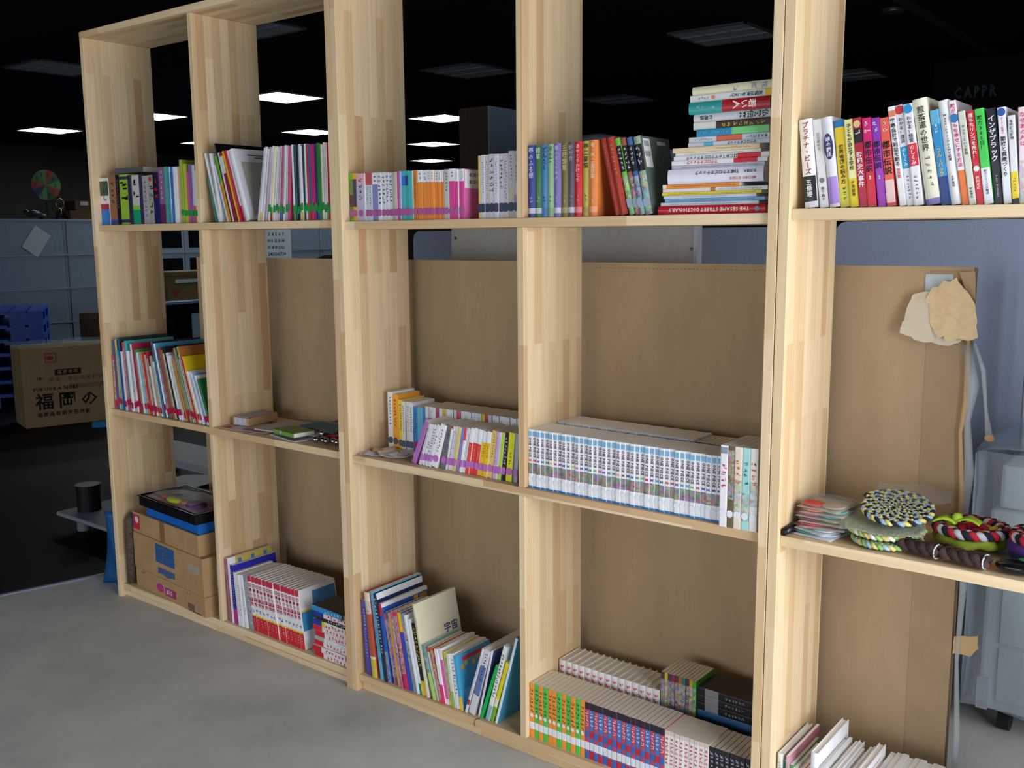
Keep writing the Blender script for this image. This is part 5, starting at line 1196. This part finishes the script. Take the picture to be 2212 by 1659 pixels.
t = thing('black_pouch', 'glossy black pouch at the shelf edge beside a brown plait', 'pouch', (3.318, .055, ZC))
MB().ball((0, 0, .017), .046, 16, 0, (1.0, .62, .36)).build('pouch', mat('#0d1014', .25, coat=.3), t, True)
MB().ball((.012, .004, .033), .012, 10, 0, (1.2, .6, .4)).build('green_tab', mat('#1c7048', .5), t, True)
# cellophane packets of felt shapes, fanned in a heap
pc = [('#2f8a78', '#d8dce4', 'teal'), ('#b02838', '#c8ccd4', 'white and red'), ('#c81c38', '#7a2038', 'red bow'), ('#8a2848', '#98a070', 'crimson and moss'), ('#c06078', '#40a8a0', 'pink and aqua'), ('#d88068', '#58b0a0', 'salmon and mint'), ('#c84c3c', '#b0a090', 'coral')]
for i, (c1, c2, nm) in enumerate(pc):
    t = thing('cellophane_packet', 'flat cellophane packet holding %s felt, %s up in the heap' % (nm, ordinal(i+1)), 'packet', (2.869+.003*(i % 2), .112+.010*i*.5, ZC+.0105*i+.001), math.radians([-8, -22, 10, 3, -4, 2, -6][i]), 'cellophane packets heaped on the craft shelf')
    MB().sheet(8, 6, lambda u, v: (-.052+.108*u, -.075+.13*v, .0012+.0035*math.sin(PI*u)*math.sin(PI*v)), .0008).build('backing', mat('#c8ccd2' if i in (0, 1) else '#a89c94', .35), t, True)
    MB().ball((-.024, -.040, .0058), .028, 14, 0, (1.15, 1.0, .19)).build('felt_shape', mat(c1, .8, var=.2, scale=120), t, True)
    MB().ball((.026, -.030, .0058), .026, 14, 0, (1.15, 1.3, .19)).build('felt_shape', mat(c2, .8, var=.2, scale=120), t, True)
    MB().sheet(8, 6, lambda u, v: (-.052+.108*u, -.075+.13*v, .0090+.0008*math.sin(7*u+5*v+i)), .0004).build('film', FILM, t, True)
t = thing('marker_pen', 'black capped tube poking out beside the cellophane packets', 'pen', (2.802, .020, ZC))
MB().cyl((0, 0, .0095), .0092, .10, 'y', 16).build('barrel', mat('#14141c', .4, coat=.2), t, True)
MB().cyl((0, -.006, .0095), .0085, .006, 'y', 16).build('end_cap', mat('#050507', .6), t, True)

# ribbon hanging over the floor-level shelf edge
t = thing('bookmark_ribbon', 'thin brown ribbon hanging over the shelf edge below green book', 'ribbon', (1.795, .0, .0600))
MB().tube([(.012, .022, .0012), (.006, .013, .0014), (.0, .0105, -.004), (-.003, .0110, -.016), (.002, .0105, -.026)], .0011, 5).build('ribbon', mat('#4a3028', .8), t, True)

# ------------------------------------------------------------------ behind the bookcases
# flat packed panel in brown corrugated board
t = thing('packed_panel', 'large flat panel wrapped in brown cardboard behind the bookcases', 'packed panel', (0, .360, 0))
MB().box(-.095, 3.122, 0, .004, 0, 1.510).build('front_board', CARD, t)
MB().box(-.095, 3.100, .0042, .034, 0, 1.500).build('white_panel', mat('#b8bec4', .4), t)
MB().box(-.095, 3.122, .0342, .038, 0, 1.508).build('back_board', CARD, t)
MB().box(3.020, 3.124, -.0012, -.0001, 0, 1.500).build('folded_strip', mottled('folded_board', '#97826a', '#a48e72', 7, .85, 6, spec=.1), t)
m = MB()
for k in range(46): m.box(2.02+.0135*k, 2.026+.0135*k, -.0006, -.0001, 1.492, 1.4945)
m.build('staple_marks', mat('#8a6e4a', .9), t)
def torn(pts, y, th, bend=.0):
    n = len(pts); m = MB(); f = [tuple(range(n)), tuple(range(2*n-1, n-1, -1))]+[(i, i+n, (i+1) % n+n, (i+1) % n) for i in range(n)]
    cx = sum(p[0] for p in pts)/n
    yy = lambda p: y-bend*(1.5-p[1])+.010*math.sin(40*p[0])*bend*3
    m.add([(p[0], yy(p), p[1]) for p in pts]+[(p[0], yy(p)+th, p[1]) for p in pts], f); return m
rj = random.Random(9)
def jag(pts, amp, k=5):
    out = []
    for i in range(len(pts)):
        a, b = pts[i], pts[(i+1) % len(pts)]
        for j in range(k): out.append((a[0]+(b[0]-a[0])*j/k+rj.uniform(-amp, amp), a[1]+(b[1]-a[1])*j/k+rj.uniform(-amp, amp)))
    return out
MB().box(3.010, 3.075, -.0030, -.0015, 1.425, 1.492).build('exposed_panel', mat('#a8b4be', .35), t)
torn(jag([(2.985, 1.440), (3.060, 1.460), (3.115, 1.430), (3.135, 1.345), (3.085, 1.318), (3.010, 1.325), (2.962, 1.345), (2.968, 1.375)], .002), -.012, .002, .12).build('torn_flap', mat('#c8bfae', .85), t)
torn(jag([(3.020, 1.445), (3.085, 1.488), (3.128, 1.440), (3.150, 1.345), (3.105, 1.330), (3.060, 1.338), (3.030, 1.375)], .006), -.018, .002, .14).build('torn_flap', mottled('torn_ply', '#c8b08c', '#d6c09c', 60, .9, 3), t)
torn(jag([(3.090, 1.500), (3.128, 1.502), (3.132, 1.430), (3.110, 1.445)], .002, 3), -.009, .003, .04).build('corner_flap', CARD, t)
m = MB(); m.tube([(3.118, -.006, 1.32), (3.138, -.010, 1.22), (3.130, -.010, 1.13), (3.142, -.008, 1.0), (3.136, -.008, .85), (3.144, -.006, .7), (3.140, -.006, .5), (3.152, -.006, .3), (3.150, -.004, .1)], [.010, .016, .008, .012, .006, .009, .005, .008, .006], 6)
m.build('plastic_wrap', FILM_HEAVY, t, True)
m = MB(); m.tube([(3.120, -.008, 1.33), (3.126, -.010, 1.18), (3.116, -.010, 1.10), (3.128, -.010, .95), (3.126, -.008, .8)], [.005, .009, .005, .007, .003], 6); m.build('torn_edge', mat('#c0a078', .9), t, True)
m = MB(); m.tube([(3.136, -.008, 1.325), (3.160, -.012, 1.26), (3.172, -.012, 1.16), (3.182, -.012, 1.10)], [.003, .006, .004, .009], 6); m.build('hanging_tape', FILM_HEAVY, t, True)
MB().ball((3.184, -.012, 1.094), .013, 8, 0, (1, .3, .8)).build('tape_scrap', mat('#b8946c', .8), t, True)
torn(jag([(3.130, .565), (3.185, .580), (3.190, .545), (3.170, .522), (3.130, .520)], .002, 3), -.006, .002, 0).build('torn_scrap', mat('#c0a47c', .85), t)
# beige panel and blue partitions behind it
t = thing('leaning_panel', 'pale grey panel with screw holes behind the cardboard', 'panel', (0, .800, 0))
MB().prism([(1.000, 0), (2.125, 0), (2.135, 1.635), (1.030, 1.635)], 0, .03).build('board', mat('#c4c1ba', .6), t)
MB().box(2.128, 2.142, -.002, .032, 0, 1.635).build('white_edge', mat('#c8ccd4', .4), t)
for x, z in ((1.052, 1.585), (2.120, 1.545)): MB().cyl((x, -.003, z), .006, .003, 'y', 10).build('screw', mat('#50545a', .4, .5), t)
def partition(xa, xb, y, top, label):
    t = thing('partition_screen', label, 'partition', (xa, y, 0), 0, 'blue fabric partition screens')
    W = xb-xa; r = .05; o = [(0, .08), (W, .08)]
    for cx, cz, a0 in ((W-r, top-r, 0), (r, top-r, 90)):
        for k in range(7): a = math.radians(a0+15*k); o.append((cx+r*math.cos(a), cz+r*math.sin(a)))
    MB().prism(o, 0, .035).build('fabric_panel', mottled('blue_grey_fabric', '#9aa6c0', '#a2aec6', 60, .85, 3, spec=.1), t)
    o2 = [(x+(.010 if x > W/2 else -.010), z+(.010 if z > 1 else 0)) for x, z in o]
    MB().prism(o2, .036, .050).build('frame', mat('#26282e', .5), t)
    for x in (.12, W-.12): MB().box(x-.02, x+.02, -.15, .2, 0, .08).build('foot', mat('#26282e', .5), t)
partition(-.335, 2.05, 2.000, 1.622, 'wide blue fabric partition behind the pale grey panel')
partition(2.176, 4.4, 2.000, 1.642, 'blue fabric partition behind the plastic-wrapped machine')
# plastic-wrapped office machine on castors
t = thing('office_machine', 'white office machine wrapped in clear plastic on castors', 'machine', (3.060, 1.020, 0))
BEI = mat('#b0b4b2', .5)
bevel(MB().box(.0, .62, .0, .62, .085, .74).build('body', BEI, t), .012, 2)
bevel(MB().box(.02, .60, .02, .60, .742, .88).build('scanner_lid', mat('#b4b8b8', .5), t), .012, 2)
for z0, z1 in ((.12, .30), (.31, .49), (.50, .66)): bevel(MB().box(.05, .58, -.006, -.0002, z0, z1).build('drawer_front', BEI, t), .003, 1)
MB().box(-.004, .03, -.010, -.0002, .085, .19).build('corner_guard', mat('#9aa0a4', .4), t)
for x in (.07, .55):
    for y in (.07, .55):
        w = MB(); w.cyl((x-.018, y, .036), .036, .036, 'x', 18); w.box(x-.022, x+.022, y-.02, y+.02, .07, .085); w.build('castor', mat('#16181c', .5), t)
MB().sheet(14, 24, lambda u, v: (-.045+.71*u+.012*math.sin(9*v), -.035+.016*math.sin(14*u+3*v)-.02*max(0, .3-v), .10+.83*v), Vector((0, .0008, 0))).build('plastic_front', film_mat('dust_cover', (.88, .92, .96), .16), t, True)
MB().sheet(20, 14, lambda u, v: (-.045+.012*math.sin(12*u), -.035+.70*u, .12+.80*v+.0*u), Vector((.0008, 0, 0))).build('plastic_side', film_mat('dust_cover_side', (.88, .92, .96), .16), t, True)
MB().sheet(16, 16, lambda u, v: (-.045+.71*u, -.035+.70*v, .93+.055*math.sin(PI*u)*math.sin(PI*v)+.012*math.sin(10*u+6*v)), .0008).build('plastic_top', film_mat('dust_cover_top', (.88, .92, .96), .22), t, True)
# tall brown cabinet with a blue-grey flank, dust-sheeted rack, dark sign
t = thing('tall_cabinet', 'tall dark brown cabinet with a blue-grey side deep in the room', 'cabinet', (-1.095, 3.300, 0))
MB().box(0, .268, 0, .70, 0, 2.50).build('carcass', mottled('dark_brown_veneer', '#3c3026', '#483a2e', 20, .7, 4, (1, 1, .1)), t)
MB().box(.2682, .2740, .004, .70, 0, 2.50).build('side_panel', mat('#8a9cb4', .6), t)
MB().box(.006, .262, -.004, -.0002, .05, 2.45).build('door', mottled('brown_door', '#3c3026', '#483a2e', 20, .7, 4, (1, 1, .1)), t)
t = thing('covered_rack', 'tall rack draped in a dark blue-grey dust sheet', 'covered rack', (.25, 2.560, 0))
SHT = mottled('dust_sheet', '#707a88', '#7c8694', 8, .85, 5)
MB().prism([(0, 0), (1.5, 0), (1.5, 1.93), (1.1, 1.97), (.7, 2.00), (.3, 2.06), (0, 2.08)], 0, .5).build('draped_side', SHT, t)
MB().tube([(-.02, .08, 2.12), (.3, .08, 2.12), (.5, .08, 2.08), (.72, .08, 2.025), (.95, .08, 2.005)], [.045, .05, .05, .035, .015], 12).build('sheet_roll', SHT, t, True)
t = thing('sign_board', 'dim dark sign board with thin capital letters near the ceiling', 'sign', (1.30, 6.50, 2.35))
MB().box(0, 1.6, 0, .03, 0, .62).build('board', mottled('sign_black', '#101216', '#15171c', 2, .8, 4, spec=.1), t)
p = MB(); text_flat(p, 'CAPPR', .16, .36, .085, lambda u, v: (u, -.002, v*1.5-.18), gap=.006); p.build('lettering', mat('#38484c', .7), t)

# ---- storage along the dark side of the room
GREYC = mat('#8e9cb0', .5, .1); GREYD = mat('#8494aa', .45, .1)
XC = -7.0
def cabinet(y0, w, kind, label):
    t = thing('steel_cabinet', label, 'cabinet', (XC, y0, 0), 0, 'grey steel cabinets along the dark wall')
    MB().box(-.42, -.012, 0, w, 0, 1.80).build('carcass', GREYC, t)
    zs = [(.06, .30), (.32, .66), (.68, 1.035), (1.055, 1.405), (1.425, 1.785)]
    for k, (a, b) in enumerate(zs):
        gl = kind == 'glass' and k >= 3
        for h in range(2 if kind == 'glass' else 1):
            ya, yb = (.03, w-.03) if kind != 'glass' else (.03+h*(w-.06)/2, .03+(h+1)*(w-.06)/2-.01)
            d = MB().box(-.012, .004, ya, yb, a, b).build('door', GREYD, t)
            if gl and h == 0: pass
            if gl: MB().box(.0041, .006, ya+.06, yb-.03, a+.045, b-.06).build('dark_pane', mat('#0c1214', .15, coat=.4), d)
            else: MB().box(.0041, .010, (ya+yb)/2-.05, (ya+yb)/2+.05, a+.012, a+.024).build('pull', GREYC, d)
        MB().box(-.012, .012, 0, w, b, b+.018).build('rail', GREYC, t)
    return t
cabinet(2.478, .90, 'plain', 'grey steel cabinet under the numbered wheel')
cabinet(3.382, .90, 'plain', 'grey steel cabinet behind the seaweed carton')
cabinet(4.45, .90, 'glass', 'grey steel cabinet with dark glass panes above the counter')
cabinet(1.574, .90, 'plain', 'grey steel cabinet behind the blue pallets')
cabinet(5.36, .90, 'plain', 'grey steel cabinet between the glass-doored one and the calendar')
c5 = cabinet(6.27, .80, 'plain', 'grey steel cabinet carrying the wall calendar')
cabinet(7.085, .90, 'plain', 'grey steel cabinet on the far side of the calendar')
t = thing('calendar', 'paper calendar with rows of black dates hung on a cabinet', 'calendar', (XC+.022, 5.98, 1.22))
MB().box(0, .003, 0, .56, 0, .62).build('sheet', mat('#c4cedc', .7), t)
p = MB()
for r_, row in enumerate([(3, 4, 5, 6, 7), (10, 11, 12, 13, 14), (17, 18, 19, 20, 21), (24, 25, 26, 27, 28)]):
    for c_, nmb in enumerate(row):
        text_flat(p, str(nmb), .18+.058*c_-(.012 if nmb > 9 else 0), .41-.088*r_, .058, lambda u, v: (.0036, u, v), gap=-.004)
p.build('dates', mat('#101820', .7), t)
# numbered prize wheel on the cabinet
t = thing('prize_wheel', 'round prize wheel with red, green and blue numbered wedges', 'wheel', (XC-.20, 3.320, 1.8036))
wc = ['#2a5a30', '#3a6a38', '#7a2228', '#1c4a2c', '#3c7038', '#7a2228', '#1e4028', '#3c6a38', '#241a50', '#7a2228']
for k in range(10):
    a0 = math.radians(18+36*k); a1 = a0+math.radians(36)
    pts = [(0, 0)]+[(.165*math.cos(a0+(a1-a0)*j/5), .165*math.sin(a0+(a1-a0)*j/5)) for j in range(6)]
    n = len(pts); m = MB(); m.add([(0, -x, .378+z) for x, z in pts]+[(.012, -x, .378+z) for x, z in pts], [tuple(range(n)), tuple(range(2*n-1, n-1, -1))]+[(i, i+n, (i+1) % n+n, (i+1) % n) for i in range(n)])
    m.build('wedge', mat(wc[k], .6), t)
    am = (a0+a1)/2; p = MB(); text_flat(p, str((k*3) % 10), -.03, 0, .06, lambda u, v, am=am: (.0126, -.115*math.cos(am)+u, .378+.115*math.sin(am)+v)); p.build('numeral', mat('#141c18', .7), t)
MB().box(.0, .012, -.01, .01, .02, .215).build('stand', mat('#101214', .6), t); MB().box(-.05, .05, -.08, .08, 0, .02).build('base', mat('#101214', .6), t)
t = thing('brown_box', 'flat brown carton on the cabinet beside the prize wheel', 'box', (XC-.2, 3.47, 1.8036))
MB().box(-.12, .2, 0, .36, 0, .10).build('carton_body', mat('#4a3822', .8), t)
t = thing('brown_box', 'small brown carton with white label, on the flat carton', 'box', (XC-.2, 3.57, 1.9046))
MB().box(-.1, .14, 0, .2, 0, .11).build('carton_body', mat('#3c2e1e', .8), t); MB().box(.1401, .142, .06, .15, .055, .10).build('white_label', mat('#9a9ca0', .6), t)
t = thing('ornament', 'shiny looped ornament in front of the prize wheel', 'ornament', (XC-.075, 3.400, 1.8036))
MB().cyl((0, 0, 0), .05, .02, n=16).build('base', mat('#1a1410', .4), t)
MB().tube([(0, .045*math.cos(a), .17+.055*math.sin(a)) for a in [2*PI*i/24 for i in range(24)]], .008, 8, closed=True).build('loop', mat('#8a867c', .2, .9), t, True)
MB().tube([(0, 0, .02), (0, .01, .07), (0, 0, .115)], .012, 8).build('stem', mat('#6a665c', .2, .9), t, True)
t = thing('ornament', 'dark crumpled figurine lying on the cabinet edge', 'ornament', (XC-.075, 3.100, 1.8080))
m = MB(); m.ball((0, 0, .05), .05, 10, 0, (.8, 1.8, .9)); m.ball((0, .1, .03), .03, 10, 0, (.8, 1.5, .8)); m.ball((0, -.08, .07), .03, 10); m.build('figure', mat('#1c1e22', .35), t, True)
# blue plastic pallets
def pallet(z, k):
    t = thing('plastic_pallet', 'blue plastic pallet, %s from the bottom of the stack' % ordinal(k+1), 'pallet', (-6.075, 1.470, z), math.radians(60), 'stack of blue plastic pallets')
    BLU = mat('#1c4cb4', .45); n = 1.02
    m = MB()
    for q in range(7): m.box(q*.15, q*.15+.12, 0, n, .108, .130)
    for y in (0, .32, .66, n-.08): m.box(0, n, y, y+.08, .098, .108)
    m.build('deck', BLU, t)
    for x in (0, .44, n-.28):
        for y in (0, .45, n-.15): MB().box(x, x+(.28 if x > .5 else .17), y, y+.15, .022, .098).build('block', BLU, t)
    m = MB()
    for x in (0, .44, n-.28): m.box(x, x+(.28 if x > .5 else .17), 0, n, 0, .022)
    m.build('runner', BLU, t)
for k in range(7): pallet(.004+.1305*k, k)
# seaweed carton
t = thing('seaweed_carton', 'brown carton printed with large black Japanese brush lettering', 'box', (-4.541, 1.639, .0045), math.radians(75))
NB = mottled('carton_board', '#a08a66', '#b0986f', 8, .8, 5)
bevel(MB().box(0, .80, 0, .42, 0, .675).build('carton_body', NB, t), .004, 2)
f = lambda u, v: (u, -.0015, v)
for k, ch in enumerate('福岡のり'):
    p = MB(); text_flat(p, ch, .085+.18*k, .215, .150, lambda u, v: (u, -.0015, v)); p.build('brush_character', mat('#1c1a18', .8), t)
p = MB(); text_flat(p, 'FUKUOKA NORI', .075, .325, .042, f); p.build('roman_lettering', mat('#1c1a18', .8), t); p = MB()
text_flat(p, '福岡県有明海苔共販', .095, .105, .042, f, gap=.006)
p.build('black_lettering', mat('#1c1a18', .8), t)
p = MB(); text_flat(p, '安全・安心な味わい', .205, .40, .042, f, gap=.008); p.build('red_lettering', mat('#9a3a38', .8), t)
MB().box(.255, .465, -.0016, -.0004, .435, .485).build('black_banner', mat('#24221f', .8), t)
p = MB(); text_flat(p, '福岡有明', .275, .46, .036, lambda u, v: (u, -.0022, v), gap=.008); p.build('banner_lettering', mat('#a08a66', .8), t)
m = MB(); m.box(.185, .275, -.0016, -.0004, .545, .552); m.box(.185, .275, -.0016, -.0004, .622, .629); m.box(.185, .192, -.0016, -.0004, .545, .629); m.box(.268, .275, -.0016, -.0004, .545, .629); m.ball((.225, -.001, .585), .028, 10, 0, (1.1, .02, .7)); m.build('red_stamp', mat('#a83a40', .8), t)
m = MB(); scribble(m, .125, .435, .385, .045, -.0016, random.Random(21)); scribble(m, .145, .435, .385, .04, -.0016, random.Random(22)); m.build('small_emblem', mat('#2a2824', .8), t)
m = MB()
for k in range(3): m.tube([(.37+.02*i, -.001, .318+.012*k+.004*math.sin(i*2)) for i in range(20)], .002, 4)
m.build('wave_lines', mat('#24221f', .8), t)
MB().sheet(14, 6, lambda u, v: (-.06+.9*u, -.02+.44*v, .685+.03*abs(math.sin(9*u+5*v))), .001).build('clear_film', FILM, t, True)
t = thing('brown_crate', 'tall dark brown crate behind the seaweed carton', 'crate', (-6.05, 2.98, .0045), math.radians(55))
MB().box(0, .52, 0, .4, 0, .82).build('crate_body', mottled('dark_crate', '#4a3a26', '#56442e', 8, .8, 5), t); MB().box(.0, .52, -.004, -.0002, .76, .80).build('crate_lip', mat('#5a482e', .8), t)
t = thing('black_locker', 'narrow black locker beside the dark brown crate', 'locker', (-5.70, 3.46, .0045), math.radians(55))
MB().box(0, .35, 0, .35, 0, .80).build('locker_body', mat('#0c0e12', .5), t); MB().box(.02, .33, -.006, -.0002, .04, .77).build('locker_door', mat('#101318', .5), t)
# counter with cartons seen through the end bay
t = thing('counter_table', 'black pedestal counter with a pale blue top in the end bay', 'table', (-5.0, 3.05, .0045))
bevel(MB().box(-.45, .25, 0, 1.15, .945, .975).build('table_top', mat('#6a88b0', .35), t), .004, 1)
MB().box(-.40, .20, .05, 1.10, .84, .944).build('apron', mat('#0c0c10', .5), t)
MB().box(-.2, .05, .32, .52, .05, .84).build('pedestal', mat('#0a0a0e', .5), t); MB().box(-.35, .2, .15, .75, 0, .05).build('foot', mat('#0a0a0e', .5), t)
t = thing('carton', 'brown carton with a red triangle on the counter', 'box', (-5.05, 3.28, .9797))
MB().box(-.2, .16, 0, .62, 0, .115).build('carton_body', mat('#6a5434', .8), t)
m = MB(); m.add([(.1605, .06, .10), (.1605, .14, .10), (.1605, .08, .02)], [(0, 2, 1)]); m.build('red_triangle', mat('#8a2a24', .7), t)
t = thing('carton', 'olive carton with a white strip, on the triangle carton', 'box', (-5.05, 3.24, 1.0950))
MB().box(-.2, .16, 0, .72, 0, .165).build('carton_body', mat('#5e5230', .8), t); MB().box(.1601, .163, .13, .50, .055, .09).build('white_strip', mat('#b0bcc0', .6), t); MB().box(.1601, .161, 0, .72, .12, .125).build('lid_line', mat('#3a3420', .8), t)
# low dolly with a black drum, blue sheet, stick and drum beyond the end bay
t = thing('low_dolly', 'low white platform dolly behind the bookcase free end', 'dolly', (-1.52, .345, .0045))
bevel(MB().box(0, 1.35, 0, .62, .075, .098).build('platform', mat('#8a92a0', .5), t), .006, 1)
for x in (.14, .60, 1.2):
    for y in (.08, .54): MB().cyl((x, y, 0), .035, .0745, n=14).build('foot', mat('#70767e', .5), t)
t = thing('drum', 'short black drum standing on the white dolly', 'drum', (-1.40, .475, .1030))
MB().cyl((0, 0, 0), .062, .135, n=24).build('drum_body', mat('#0a0a0e', .6), t, False); MB().cyl((0, 0, .135), .066, .012, n=24).build('lid', mat('#15161c', .35), t)
t = thing('drum', 'wide black drum on the dolly behind the cartons', 'drum', (-.56, .560, .1030))
MB().cyl((0, 0, 0), .13, .26, n=28).build('drum_body', mat('#0c0e14', .4, coat=.2), t); MB().cyl((0, 0, .26), .135, .014, n=28).build('lid', mat('#12141a', .4), t)
t = thing('wooden_stick', 'brown wooden batten leaning on the wide black drum', 'batten', (-.62, .41, .1030))
MB().box(-.022, .022, -.010, .010, 0, 1.05, 0, Matrix.Rotation(math.radians(-9), 4, 'Y')).build('batten', mat('#4a3826', .7), t)
t = thing('white_bench', 'pale bench end beyond the white dolly', 'bench', (-2.35, 1.25, .0045))
MB().box(0, 1.6, 0, .35, .14, .19).build('seat', mat('#9aa2ae', .5), t)
for x in (.1, 1.45): MB().box(x, x+.05, .03, .32, 0, .14).build('leg', mat('#60666e', .5), t)
t = thing('blue_sheet', 'folded blue plastic sheet propped beside the free end', 'plastic sheet', (-.42, .09, .0003))
MB().sheet(8, 12, lambda u, v: (-.085+.180*u+.05*v*(1-u), -.05+.02*math.sin(6*u+3*v)+.05*u, .002+.36*v), Vector((0, -.004, .0))).build('sheet', mat('#1a5690', .5), t, True)
t = thing('blue_bar', 'short light blue plastic bar on the floor by the carton', 'bar', (-4.10, 1.98, .0045), math.radians(60))
bevel(MB().box(0, .45, 0, .06, 0, .05).build('bar', mat('#2a88c8', .4), t), .008, 1)
t = thing('paper_sheet', 'pale paper sheet taped askew on the grey cabinet door', 'paper', (XC+.0136, 3.06, 1.565))
q = MB(); an2 = math.radians(-36)
q.box(0, .001, -.10, .10, -.14, .14, 0, Matrix.Rotation(an2, 4, 'X')); q.build('sheet', mat('#b8c0d0', .7), t)
t = thing('office_chair', 'high-backed black chair peeking above the cardboard', 'chair', (-2.23, 3.06, .0045), math.radians(40))
BK = mat('#08090c', .6)
bk_ = MB(); bk_.prism([(-.24, .62), (.24, .62), (.25, 1.30), (.20, 1.40), (.10, 1.44), (-.10, 1.44), (-.20, 1.40), (-.25, 1.30)], .20, .27); bk_.build('backrest', BK, t)
bevel(MB().box(-.25, .25, -.25, .22, .48, .57).build('seat', BK, t), .02, 2)
MB().cyl((0, 0, .08), .03, .40, n=14).build('post', mat('#202226', .4, .6), t); MB().box(-.03, .03, .20, .24, .52, .64).build('back_bracket', mat('#202226', .4, .6), t)
for k in range(5):
    a = 2*PI*k/5; MB().box(0, .30, -.02, .02, .05, .08, 0, Matrix.Rotation(a, 4, 'Z')).build('base_arm', BK, t); MB().ball((.28*math.cos(a), .28*math.sin(a), .026), .026, 10).build('castor', BK, t, True)
t = thing('white_pole', 'slim white pole beside the blue partition', 'pole', (2.988, 1.850, 0))
MB().cyl((0, 0, .02), .013, 1.42, n=14).build('pole', mat('#dfe3e6', .4), t); MB().cyl((0, 0, 0), .11, .02, n=20).build('base', mat('#c8ccd0', .4), t)
